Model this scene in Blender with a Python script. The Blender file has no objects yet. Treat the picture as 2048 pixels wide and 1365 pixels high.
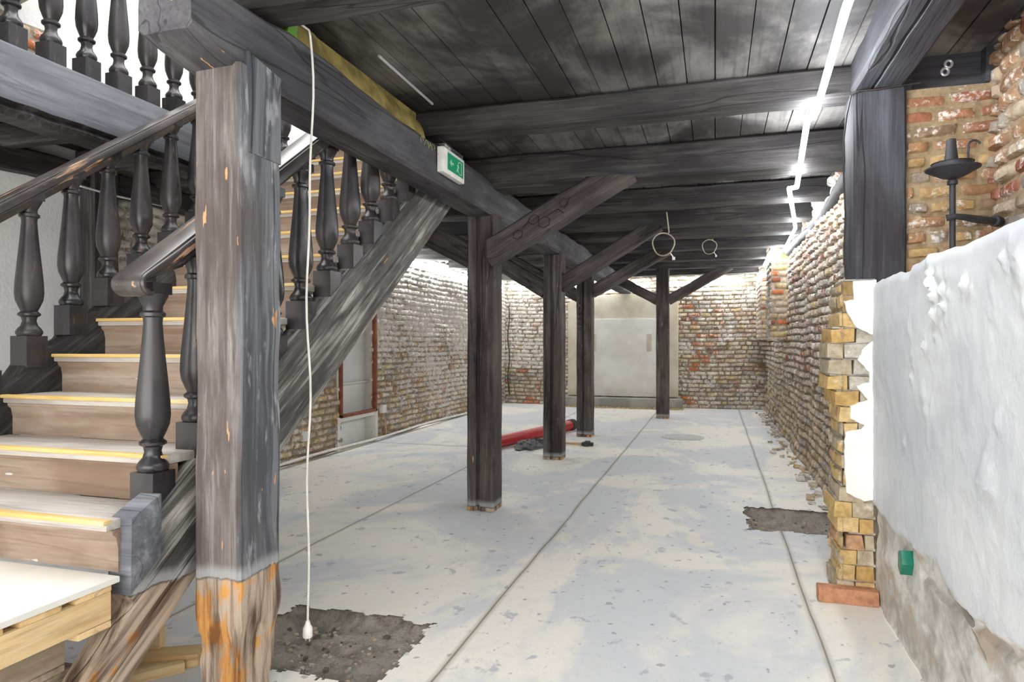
import bpy, math, random
from mathutils import Vector, Matrix, noise
S = bpy.context.scene
C = S.collection
rnd = random.Random(7)
H = 1.35                       # eye height
# ------------------------------------------------------------------ camera, world, light, exposure
FPX = 1340.0
YAW = math.atan2(406, FPX)
cam = bpy.data.cameras.new('camera'); camo = bpy.data.objects.new('camera', cam); C.objects.link(camo)
cam.sensor_width = 36; cam.lens = 36 * FPX / 2048; cam.shift_y = 2.5 / 2048; cam.clip_start = .02
camo.location = (0, 0, H); camo.rotation_euler = (math.pi / 2, 0, YAW)
S.camera = camo
w = bpy.data.worlds.new('daylight'); S.world = w; w.use_nodes = True
w.node_tree.nodes['Background'].inputs[0].default_value = (.95, .97, 1, 1)
w.node_tree.nodes['Background'].inputs[1].default_value = 1.0
S.view_settings.view_transform = 'Standard'; S.view_settings.look = 'None'
S.view_settings.gamma = 1; S.view_settings.use_curve_mapping = False
S.view_settings.exposure = 0.5
try:
    S.cycles.max_bounces = 6; S.cycles.diffuse_bounces = 5; S.cycles.glossy_bounces = 3
    S.cycles.transmission_bounces = 3; S.cycles.caustics_reflective = False; S.cycles.caustics_refractive = False
    S.cycles.sample_clamp_indirect = 6
except Exception: pass
def area(name, loc, rot, sx, sy, e, col):
    l = bpy.data.lights.new(name, 'AREA'); l.shape = 'RECTANGLE'; l.size = sx; l.size_y = sy; l.energy = e; l.color = col
    o = bpy.data.objects.new(name, l); C.objects.link(o); o.location = loc; o.rotation_euler = rot; return o
# added fill light behind the camera, and the daylight of the upper hall over the stairwell
area('rear_fill_light', (-1.5, -1.95, 1.5), (math.radians(90), 0, 0), 5.6, 2.6, 165, (1, .975, .94))
area('upper_hall_daylight', (-3.2, 3.0, 5.6), (0, 0, 0), 2.6, 6.5, 220, (1, .99, .975))
LED_STRENGTH = 54
# ------------------------------------------------------------------ projection helper (photo pixel -> point on a real plane)
_F = Vector((-math.sin(YAW), math.cos(YAW), 0)); _R = Vector((math.cos(YAW), math.sin(YAW), 0))
def W(px, py, X=None, Y=None, Z=None):
    u = (px - 1024) / FPX; v = (685 - py) / FPX
    d = _F + _R * u; d.z = v
    t = X / d.x if X is not None else (Y / d.y if Y is not None else (Z - H) / d.z)
    return Vector((d.x * t, d.y * t, H + d.z * t))
# ------------------------------------------------------------------ object helpers
def link(o, parent=None):
    C.objects.link(o)
    if parent is not None: o.parent = parent
    return o
def tag(o, label=None, cat=None, group=None, kind=None):
    if label: o['label'] = label
    if cat: o['category'] = cat
    if group: o['group'] = group
    if kind: o['kind'] = kind
    return o
def thing(name, label, cat, loc=(0, 0, 0), group=None):
    o = bpy.data.objects.new(name, None); link(o); o.location = loc; o.empty_display_size = .1
    return tag(o, label, cat, group)
class MB:
    def __init__(s): s.v = []; s.f = []; s.c = []; s.w = []; s.m = []
    def add(s, vs, fs, mi=0, col=None, wash=.5):
        n = len(s.v); s.v += [tuple(v) for v in vs]
        s.f += [tuple(i + n for i in f) for f in fs]; s.m += [mi] * len(fs)
        if col is None: col = (1, 1, 1)
        if isinstance(col, list): s.c += col
        else: s.c += [col] * len(vs)
        if isinstance(wash, list): s.w += wash
        else: s.w += [wash] * len(vs)
    def box(s, x0, x1, y0, y1, z0, z1, mi=0, col=None, wash=.5, jit=0):
        j = lambda: rnd.uniform(-jit, jit) if jit else 0
        vs = [(x + j(), y + j(), z + j()) for x in (x0, x1) for y in (y0, y1) for z in (z0, z1)]
        s.add(vs, [(0, 1, 3, 2), (4, 6, 7, 5), (0, 4, 5, 1), (2, 3, 7, 6), (0, 2, 6, 4), (1, 5, 7, 3)], mi, col, wash)
    def tube(s, pts, r, n=8, mi=0, closed=False):
        pts = [Vector(p) for p in pts]; m = len(pts); rings = []; up = Vector((0, 0, 1))
        prev = None
        for i, p in enumerate(pts):
            a = pts[(i - 1) % m] if (closed or i) else p
            b = pts[(i + 1) % m] if (closed or i < m - 1) else p
            t = (b - a).normalized()
            if prev is None:
                ref = up if abs(t.z) < .9 else Vector((1, 0, 0)); nx = t.cross(ref).normalized()
            else: nx = (prev - t * prev.dot(t)).normalized()
            prev = nx; ny = t.cross(nx)
            rr = r(i / (m - 1)) if callable(r) else r
            rings.append([p + (nx * math.cos(k * 2 * math.pi / n) + ny * math.sin(k * 2 * math.pi / n)) * rr for k in range(n)])
        vs = [v for q in rings for v in q]; fs = []
        for i in range(m if closed else m - 1):
            i2 = (i + 1) % m
            for k in range(n):
                k2 = (k + 1) % n; fs.append((i * n + k, i * n + k2, i2 * n + k2, i2 * n + k))
        if not closed: fs += [tuple(range(n))[::-1], tuple((m - 1) * n + k for k in range(n))]
        s.add(vs, fs, mi)
    def lathe(s, prof, n=20, c=(0, 0), mi=0):
        vs = []; fs = []
        for r, z in prof:
            for k in range(n):
                a = 2 * math.pi * k / n; vs.append((c[0] + r * math.cos(a), c[1] + r * math.sin(a), z))
        for i in range(len(prof) - 1):
            for k in range(n):
                k2 = (k + 1) % n; fs.append((i * n + k, i * n + k2, (i + 1) * n + k2, (i + 1) * n + k))
        fs += [tuple(range(n))[::-1], tuple((len(prof) - 1) * n + k for k in range(n))]
        s.add(vs, fs, mi)
    def prism(s, poly, axis, a, b, mi=0, col=None):
        # poly: 2D outline; axis 'x' -> (y,z), 'y' -> (x,z), 'z' -> (x,y)
        def mk(p, t): return {'x': (t, p[0], p[1]), 'y': (p[0], t, p[1]), 'z': (p[0], p[1], t)}[axis]
        n = len(poly); vs = [mk(p, a) for p in poly] + [mk(p, b) for p in poly]
        fs = [tuple(range(n)), tuple(range(2 * n - 1, n - 1, -1))] + [(i, i + n, (i + 1) % n + n, (i + 1) % n) for i in range(n)]
        s.add(vs, fs, mi, col)
    def build(s, name, mats, parent=None, angle=35, loc=None, bevel=0, fixn=True):
        me = bpy.data.meshes.new(name); me.from_pydata(s.v, [], s.f)
        if not isinstance(mats, (list, tuple)): mats = [mats]
        for m in mats: me.materials.append(m)
        me.polygons.foreach_set('material_index', s.m)
        ca = me.color_attributes.new('col', 'FLOAT_COLOR', 'POINT')
        ca.data.foreach_set('color', [q for c in s.c for q in (c[0], c[1], c[2], 1)])
        at = me.attributes.new('wash', 'FLOAT', 'POINT'); at.data.foreach_set('value', s.w)
        if fixn:
            import bmesh
            bm = bmesh.new(); bm.from_mesh(me); bmesh.ops.recalc_face_normals(bm, faces=bm.faces)
            if bevel:
                bmesh.ops.bevel(bm, geom=[e for e in bm.edges if len(e.link_faces) == 2 and e.calc_face_angle() > .6], offset=bevel, segments=2, affect='EDGES', profile=.6)
            bm.to_mesh(me); bm.free()
        if angle:
            me.polygons.foreach_set('use_smooth', [True] * len(me.polygons))
            me.set_sharp_from_angle(angle=math.radians(angle))
        me.update()
        o = bpy.data.objects.new(name, me); link(o, parent)
        if loc is not None: o.location = loc
        return o
def fbm(p, o=3): return noise.fractal(Vector(p), 1.0, 2.0, o)
# ------------------------------------------------------------------ materials
class NT:
    def __init__(s, name, rough=.8, spec=.3):
        s.m = bpy.data.materials.new(name); s.m.use_nodes = True; s.t = s.m.node_tree; s.b = s.t.nodes['Principled BSDF']
        s.b.inputs['Roughness'].default_value = rough; s.b.inputs['Specular IOR Level'].default_value = spec
    def n(s, ty, **k):
        o = s.t.nodes.new(ty)
        for a, b in k.items(): setattr(o, a, b)
        return o
    def l(s, a, b): s.t.links.new(a, b)
    def setin(s, node, i, v):
        if hasattr(v, 'type') and hasattr(v, 'is_output'): s.l(v, node.inputs[i])
        else: node.inputs[i].default_value = v
    def obj(s, rand=True):
        tc = s.n('ShaderNodeTexCoord')
        if not rand: return tc.outputs['Object']
        oi = s.n('ShaderNodeObjectInfo'); mu = s.n('ShaderNodeMath', operation='MULTIPLY'); s.l(oi.outputs['Random'], mu.inputs[0]); mu.inputs[1].default_value = 61
        va = s.n('ShaderNodeVectorMath', operation='ADD'); s.l(tc.outputs['Object'], va.inputs[0]); s.l(mu.outputs[0], va.inputs[1]); return va.outputs[0]
    def pos(s): return s.n('ShaderNodeNewGeometry').outputs['Position']
    def noise(s, vec, sc, scale=1, detail=5, rough=.55, dist=0):
        mp = s.n('ShaderNodeMapping'); s.l(vec, mp.inputs[0]); mp.inputs['Scale'].default_value = sc
        t = s.n('ShaderNodeTexNoise'); s.l(mp.outputs[0], t.inputs['Vector']); t.inputs['Scale'].default_value = scale
        t.inputs['Detail'].default_value = detail; t.inputs['Roughness'].default_value = rough; t.inputs['Distortion'].default_value = dist
        return t.outputs['Fac']
    def ramp(s, v, a, b, lo=0, hi=1):
        r = s.n('ShaderNodeMapRange'); r.interpolation_type = 'SMOOTHSTEP'; s.l(v, r.inputs[0]); r.inputs[1].default_value = a; r.inputs[2].default_value = b
        r.inputs[3].default_value = lo; r.inputs[4].default_value = hi; return r.outputs[0]
    def math(s, op, a, b=0):
        m = s.n('ShaderNodeMath', operation=op); s.setin(m, 0, a); s.setin(m, 1, b); return m.outputs[0]
    def mix(s, f, a, b, mode='MIX'):
        m = s.n('ShaderNodeMix', data_type='RGBA', blend_type=mode)
        s.setin(m, 0, f)
        for i, c in ((6, a), (7, b)):
            if isinstance(c, tuple): m.inputs[i].default_value = (*c, 1)
            else: s.l(c, m.inputs[i])
        return m.outputs[2]
    def sep(s, v):
        x = s.n('ShaderNodeSeparateXYZ'); s.l(v, x.inputs[0]); return x.outputs
    def attr(s, n): return s.n('ShaderNodeAttribute', attribute_name=n)
    def done(s, col, bump=None, strength=.5, dist=.01, rough=None):
        if isinstance(col, tuple): s.b.inputs['Base Color'].default_value = (*col, 1)
        else: s.l(col, s.b.inputs['Base Color'])
        if bump is not None:
            b = s.n('ShaderNodeBump'); b.inputs['Strength'].default_value = strength; b.inputs['Distance'].default_value = dist
            s.l(bump, b.inputs['Height']); s.l(b.outputs[0], s.b.inputs['Normal'])
        if rough is not None: s.l(rough, s.b.inputs['Roughness'])
        return s.m
def lin(r, g, b):
    f = lambda c: (c / 255 / 12.92) if c <= 10 else ((c / 255 + .055) / 1.055) ** 2.4
    return (f(r), f(g), f(b))
def wood(name, dark, mid, light, grain=1.0, lightamt=.5, chips=.0, bare=None, rough=.72, crack=.5, bump=.5, chipc=lin(198, 148, 106), spec=.3, face=None, orange=.5, fdark=.6, soft=False):
    """timber with the fibres along the object's own X axis"""
    t = NT(name, rough, spec); v = t.obj()
    g = t.noise(v, (1.1, 16, 16), grain, 7, .62, .4); f = t.noise(v, (5, 90, 90), grain, 3, .5)
    bl = t.noise(v, (1.1, 2.6, 2.6), 1.3, 5, .6)
    c = t.mix(t.ramp(bl, .38, .62), dark, mid)
    gm = t.math('MULTIPLY', t.ramp(g, .50, .68), t.ramp(bl, .35, .6, .25, 1))
    c = t.mix(t.math('MULTIPLY', gm, lightamt), c, light)
    c = t.mix(t.math('MULTIPLY', t.ramp(f, .54, .68), .55), c, dark)
    g2 = t.noise(v, (2.2, 42, 42), grain, 6, .65, .2)
    c = t.mix(t.math('MULTIPLY', t.ramp(g2, .52, .68), .5), c, tuple(q * fdark for q in dark))
    c = t.mix(t.math('MULTIPLY', t.ramp(g2, .34, .47, 1, 0), lightamt * .45), c, light)
    if face is not None:
        sp_ = t.sep(t.n('ShaderNodeTexCoord').outputs['Object'])
        e_ = t.math('ADD', sp_[1], t.math('MULTIPLY', t.math('SUBTRACT', bl, .5), .035))
        bc_ = t.mix(t.ramp(g, .42, .6), lin(72, 75, 81), lin(116, 118, 122)); bc_ = t.mix(t.math('MULTIPLY', t.ramp(t.noise(v, (4, 14, 14), 1, 5, .6), .56, .66), .7), bc_, lin(166, 170, 172))
        c = t.mix(t.ramp(e_, face, face + .02), c, bc_)
    if chips:
        ch = t.noise(v, (5, 26, 26), 1, 3, .5); c = t.mix(t.ramp(ch, .76 - chips, .775 - chips), c, chipc)
    cr = t.noise(v, (.33, 4.2, 4.2), 1, 3, .45)
    cd = t.ramp(t.math('ABSOLUTE', t.math('SUBTRACT', cr, .5)), .002, .009, 1, 0)
    c = t.mix(t.math('MULTIPLY', cd, crack), c, (.006, .005, .005))
    if bare is not None:
        z = t.sep(t.pos())[2]
        ed = t.noise(t.pos(), (7, 7, 2), 1, 4, .6)
        zz = t.math('ADD', z, t.math('MULTIPLY', t.math('SUBTRACT', ed, .5), .06 if bare > .2 else .03))
        b1 = t.noise(v, (1.3, 22, 22), 1, 6, .6); b2 = t.noise(v, (4, 7, 7), 1, 4, .6)
        bc = t.mix(t.ramp(b1, .36, .62), lin(84, 66, 54), lin(184, 166, 146))
        bc = t.mix(t.ramp(b2, orange, orange + .08), bc, t.mix(t.ramp(b1, .4, .6), lin(120, 78, 40), lin(204, 148, 84)))
        c = t.mix(t.ramp(zz, bare - .012, bare + .0, 0, 1), bc, c)
        rim = t.math('MULTIPLY', t.ramp(zz, bare - .002, bare + .003), t.ramp(zz, bare + .015, bare + .06, 1, 0))
        c = t.mix(t.math('MULTIPLY', rim, .6), c, lin(176, 178, 178))
    h = t.math('ADD', t.math('MULTIPLY', t.math('ADD', g, g2), .8), t.math('ADD', t.math('MULTIPLY', f, .35), t.math('MULTIPLY', cd, -.8)))
    return t.done(c, h, bump, .008)
M = {}
M['joist'] = wood('joist_timber', lin(44, 42, 43), lin(70, 67, 67), lin(118, 114, 111), .8, .38)
M['post'] = wood('post_timber', lin(52, 45, 43), lin(84, 76, 73), lin(134, 131, 130), .9, .42, .03, .035)
M['postnear'] = wood('old_post_timber', lin(86, 77, 73), lin(116, 108, 104), lin(160, 156, 154), .9, .7, .075, .475, .75, .5, .8, face=.084)
M['postblue'] = wood('old_grey_paint', lin(86, 77, 73), lin(116, 108, 104), lin(160, 156, 154), .9, .5, .02, None, .75, .5, .8, face=-1.0)
M['girder'] = wood('girder_timber', lin(62, 61, 64), lin(90, 89, 92), lin(128, 128, 128), .7, .32, .03)
M['string'] = wood('dusty_stringer_timber', lin(72, 70, 68), lin(112, 110, 106), lin(204, 200, 192), .8, .95, .03, .475, .85, .2, .9, orange=.63)
M['string2'] = wood('grey_newel_timber', lin(82, 84, 90), lin(108, 110, 116), lin(164, 166, 170), .6, .6, .0, None, .7, .2, .4)
M['brace'] = wood('brace_timber', lin(56, 50, 49), lin(84, 77, 75), lin(134, 128, 122), .8, .42, .0)
M['beam_r'] = wood('dark_beam_timber', lin(52, 50, 54), lin(72, 73, 79), lin(112, 114, 122), .8, .3)
M['blackwood'] = wood('black_stair_timber', lin(40, 38, 38), lin(64, 62, 62), lin(130, 128, 124), .9, .35, .0, None, .6, .1, .3)
M['fascia'] = wood('grey_fascia_timber', lin(104, 108, 114), lin(124, 128, 134), lin(160, 163, 168), .5, .5, .0, None, .6, .1, .15)
M['tread'] = wood('worn_tread_timber', lin(158, 150, 141), lin(182, 177, 170), lin(202, 198, 192), .8, .4, .0, None, .7, .15, .2, fdark=.85)
M['riser'] = wood('brown_riser_timber', lin(130, 108, 90), lin(156, 136, 118), lin(196, 186, 174), .5, .35, .035, None, .6, .1, .2, chipc=lin(206, 202, 196), fdark=.8)
M['nosing'] = wood('yellow_nosing', lin(198, 162, 92), lin(214, 184, 122), lin(212, 200, 170), .9, .5, .0, None, .5, .0, .1)
M['pine'] = wood('raw_pine', lin(196, 160, 108), lin(218, 190, 142), lin(226, 206, 168), .7, .4, .0, None, .7, .25, .3)
M['pinegrey'] = wood('weathered_pallet_pine', lin(140, 124, 104), lin(184, 168, 146), lin(206, 198, 184), .9, .5, .0, None, .8, .3, .4)
def baluster_mat():
    t = NT('black_lacquered_wood', .36, .5); v = t.obj()
    a = t.noise(v, (6, 6, 3), 1, 4, .6); b = t.noise(v, (30, 30, 8), 1, 4, .6)
    c = t.mix(t.ramp(a, .35, .65), lin(34, 34, 37), lin(56, 53, 54))
    c = t.mix(t.math('MULTIPLY', t.ramp(b, .6, .75), .6), c, lin(112, 84, 70))
    return t.done(c, b, .12, .004, t.ramp(a, .3, .7, .24, .42))
M['baluster'] = baluster_mat()
def rail_mat():
    t = NT('worn_black_handrail', .3, .5); v = t.obj()
    b = t.noise(v, (2.5, 30, 30), 1, 5, .6); a = t.noise(v, (3, 6, 6), 1, 3, .6)
    c = t.mix(t.ramp(a, .4, .65), lin(56, 52, 51), lin(88, 82, 79))
    c = t.mix(t.ramp(b, .60, .68), c, lin(176, 140, 112))
    return t.done(c, b, .15, .004)
M['rail'] = rail_mat()
def ceil_mat():
    t = NT('sooty_ceiling_boards', .75); v = t.pos()
    a = t.noise(v, (1.3, 1.0, 1), 1.1, 6, .62, .4); g = t.noise(v, (34, 1.6, 1), 1, 5, .6)
    c = t.mix(t.ramp(a, .40, .66), lin(56, 54, 54), lin(134, 130, 127))
    c = t.mix(t.math('MULTIPLY', t.ramp(g, .5, .7), .4), c, lin(44, 42, 42))
    return t.done(t.mix(.35, c, t.attr('col').outputs['Color'], 'MULTIPLY'), g, .35, .004)
M['ceil'] = ceil_mat()
def brick_mat(name='old_brickwork', washc=lin(226, 220, 212)):
    t = NT(name, .92, .15); v = t.pos(); c0 = t.attr('col').outputs['Color']; wa = t.attr('wash').outputs['Fac']
    a = t.noise(v, (9, 9, 9), 1, 5, .65); b = t.noise(v, (46, 46, 46), 1, 4, .6); d = t.noise(v, (20, 20, 20), 1, 4, .7)
    c = t.mix(t.ramp(d, .35, .7, 0, .5), c0, t.mix(1.0, c0, lin(150, 140, 130), 'MULTIPLY'))
    m = t.math('ADD', t.math('ADD', t.math('MULTIPLY', a, .55), t.math('MULTIPLY', b, .45)), t.math('SUBTRACT', wa, .5))
    c = t.mix(t.ramp(m, .47, .58, 0, .88), c, washc)
    h = t.math('ADD', t.math('MULTIPLY', a, .6), t.math('ADD', t.math('MULTIPLY', b, .3), t.math('MULTIPLY', d, .6)))
    return t.done(c, h, .8, .012)
M['brick'] = brick_mat()
def plaster_mat(name, c1, c2, sc=1.6, bump=.35, rough=.75, lower=None):
    t = NT(name, rough, .25); v = t.pos()
    a = t.noise(v, (sc, sc, sc), 1, 6, .6); b = t.noise(v, (14, 14, 14), 1, 6, .65); g = t.noise(v, (55, 55, 40), 1, 3, .6)
    c = t.mix(t.ramp(a, .36, .64), c1, c2)
    if lower is not None:
        n2 = t.noise(v, (5, 5, 5), 1, 6, .65); n3 = t.noise(v, (2.2, 2.2, 5), 1, 5, .6)
        lc = t.mix(t.ramp(n2, .38, .62), lin(178, 172, 163), lin(222, 219, 213)); lc = t.mix(t.ramp(n3, .55, .66), lc, lin(194, 178, 160))
        c = t.mix(t.attr('wash').outputs['Fac'], lc, c)
    h = t.math('ADD', b, t.math('MULTIPLY', g, .4))
    return t.done(c, h, bump, .01)
M['white'] = plaster_mat('white_plaster', lin(222, 222, 220), lin(234, 234, 232))
M['plaster'] = plaster_mat('rough_white_plaster', lin(206, 209, 214), lin(226, 228, 230), 1.6, .5, .7, lower=True)
M['flake'] = plaster_mat('flaking_white_plaster', lin(232, 231, 226), lin(242, 241, 238), 2, .15)
M['beige'] = plaster_mat('beige_plaster', lin(196, 186, 164), lin(214, 206, 188), 2, .2)
M['cream'] = plaster_mat('cream_plaster', lin(216, 213, 204), lin(230, 228, 220), 2, .2)
M['concrete'] = plaster_mat('grey_concrete', lin(132, 130, 122), lin(158, 154, 146), 3, .5)
M['patch'] = plaster_mat('grey_screed_patch', lin(182, 182, 180), lin(200, 199, 194), 4, .3)
M['yellowfill'] = plaster_mat('yellow_clay_infill', lin(120, 106, 62), lin(172, 154, 92), 7, .9)
def floor_mat():
    t = NT('patched_screed', .6, .3); v = t.pos()
    a = t.noise(v, (.75, .55, 1), 1, 6, .62, .6); b = t.noise(v, (7, 5.5, 1), 1, 5, .6, .3); f = t.noise(v, (60, 60, 1), 1, 4, .6)
    d = t.noise(v, (2.4, 1.8, 1), 1, 4, .6)
    c = t.mix(t.ramp(a, .44, .54), lin(236, 231, 220), lin(211, 212, 213))
    c = t.mix(t.ramp(d, .58, .68, 0, .75), c, lin(205, 207, 209))
    c = t.mix(t.ramp(d, .30, .40, .8, 0), c, lin(234, 227, 210))
    c = t.mix(t.ramp(b, .61, .67, 0, .7), c, lin(168, 173, 178))
    sp = t.noise(v, (16, 12, 1), 1, 2, .5); c = t.mix(t.ramp(sp, .675, .71, 0, .65), c, lin(140, 140, 138))
    wob = t.math('MULTIPLY', t.math('SUBTRACT', t.noise(v, (6, 1.2, 1), 1, 3, .5), .5), .03)
    x = t.math('ADD', t.sep(v)[0], wob)
    for xs in (-2.57, -1.08, .455):
        dd = t.math('ABSOLUTE', t.math('SUBTRACT', x, xs))
        c = t.mix(t.ramp(dd, .004, .03, .55, 0), c, lin(170, 160, 142))
        c = t.mix(t.ramp(dd, .002, .007, .8, 0), c, lin(112, 102, 90))
    yy = t.math('ABSOLUTE', t.math('SUBTRACT', t.math('ADD', t.sep(v)[1], wob), 8.15))
    left = t.ramp(t.sep(v)[0], -2.6, -2.55, 1, 0)
    c = t.mix(t.math('MULTIPLY', t.ramp(yy, .01, .07, .6, 0), left), c, lin(150, 150, 150))
    fn = t.noise(v, (22, 20, 1), 1, 6, .7); c = t.mix(t.ramp(fn, .54, .70, 0, .22), c, lin(168, 168, 168))
    c = t.mix(t.ramp(f, .55, .75, 0, .18), c, lin(150, 150, 150))
    return t.done(c, t.math('ADD', f, t.math('MULTIPLY', b, .7)), .25, .006, t.ramp(a, .4, .6, .5, .7))
M['floor'] = floor_mat()
def dirt_mat():
    t = NT('loose_dirt', .95, .1); v = t.pos(); a = t.noise(v, (6, 6, 6), 1, 6, .7); b = t.noise(v, (50, 50, 50), 1, 5, .7)
    c = t.mix(t.ramp(a, .38, .62), lin(158, 149, 138), lin(192, 184, 172)); c = t.mix(t.ramp(b, .55, .7, 0, .8), c, lin(112, 104, 94)); c = t.mix(t.ramp(b, .3, .42, .6, 0), c, lin(196, 190, 180))
    return t.done(c, t.math('ADD', a, b), 1, .03)
M['dirt'] = dirt_mat()
def plain(name, c, rough=.5, metal=0, emit=None, spec=.4):
    t = NT(name, rough, spec); t.b.inputs['Metallic'].default_value = metal; v = t.obj()
    a = t.noise(v, (9, 9, 9), 1, 4, .6)
    col = t.mix(t.ramp(a, .35, .65), tuple(x * .86 for x in c), tuple(min(1, x * 1.06) for x in c)); m = t.done(col, a, .08, .003)
    if emit: t.b.inputs['Emission Color'].default_value = (*emit[0], 1); t.b.inputs['Emission Strength'].default_value = emit[1]
    return m
M['iron'] = plain('wrought_iron', lin(62, 62, 66), .55, .3)
M['cable'] = plain('white_cable', lin(226, 222, 214), .45)
M['cablegrey'] = plain('beige_cable', lin(178, 166, 146), .5)
M['cabledark'] = plain('dark_cable', lin(52, 50, 50), .5)
M['plastic'] = plain('white_plastic', lin(236, 234, 228), .4)
M['signgreen'] = plain('green_sign_face', lin(28, 150, 104), .35)
M['signwhite'] = plain('sign_symbol_pale', lin(170, 214, 184), .4)
M['red'] = plain('red_pipe_plastic', lin(196, 50, 52), .4)
M['rag'] = plain('grey_rag_cloth', lin(118, 118, 120), .9)
M['ragdark'] = plain('dark_rag_cloth', lin(70, 70, 74), .9)
M['glass_g'] = plain('green_plastic', lin(30, 120, 96), .25)
M['chalk'] = plain('faded_yellow_marking', lin(150, 148, 108), .9)
M['pink'] = plain('faded_pink_marking', lin(150, 92, 118), .9)
M['carve'] = plain('carved_line', lin(34, 28, 26), .9)
M['conduit'] = plain('grey_conduit', lin(150, 144, 136), .8)
M['steel'] = plain('zinc_plate', lin(214, 216, 218), .35, .4)
M['brownframe'] = wood('brown_window_frame', lin(118, 66, 42), lin(142, 84, 56), lin(168, 112, 82), .9, .4, .0, None, .5, .0, .1)
M['green'] = plain('light_green_foam', lin(120, 176, 70), .8)
t = NT('led_light'); t.b.inputs['Emission Color'].default_value = (.92, .965, 1, 1); t.b.inputs['Emission Strength'].default_value = LED_STRENGTH
t.b.inputs['Base Color'].default_value = (.9, .9, .9, 1); M['led'] = t.m
# ------------------------------------------------------------------ timber builder
def section(w_, h_, ch, n=3):
    y, z = w_ / 2, h_ / 2; pts = []
    cs = [(-y, -z), (y, -z), (y, z), (-y, z)]
    for i in range(4):
        a = Vector(cs[i]); b = Vector(cs[(i + 1) % 4]); d = (b - a); L = d.length; d /= L
        for k in range(n + 1): pts.append(a + d * (ch + (L - 2 * ch) * k / n))
    return pts
def timber(name, p0, p1, w_, h_, mat, up=(0, 0, 1), jit=.005, ch=.012, seg=.12, parent=None, sec=None, shape=None, seed=0, nf=3.0):
    p0 = Vector(p0); p1 = Vector(p1); ax = (p1 - p0); L = ax.length; ax.normalize()
    up = Vector(up); ly = up.cross(ax).normalized(); lz = ax.cross(ly).normalized()
    sec = sec or section(w_, h_, ch); n = len(sec); ns = max(2, int(L / seg)); vs = []; fs = []
    for i in range(ns + 1):
        x = L * i / ns
        for s_ in sec:
            wp = p0 + ax * x + ly * s_[0] + lz * s_[1]
            nv = Vector((fbm(wp * nf + Vector((seed, 0, 9))), fbm(wp * nf + Vector((0, seed, 31)))))
            q = Vector((x, s_[0] + nv.x * jit, s_[1] + nv.y * jit))
            if shape: q = shape(q, x / L, L)
            vs.append(q)
    for i in range(ns):
        for k in range(n):
            k2 = (k + 1) % n; fs.append((i * n + k, i * n + k2, (i + 1) * n + k2, (i + 1) * n + k))
    fs += [tuple(range(n))[::-1], tuple(ns * n + k for k in range(n))]
    mb = MB(); mb.add(vs, fs); o = mb.build(name, mat, parent, 32)
    m = Matrix((ax, ly, lz)).transposed().to_4x4(); m.translation = p0
    if parent is not None: o.matrix_world = m
    else: o.matrix_world = m
    return o
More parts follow.
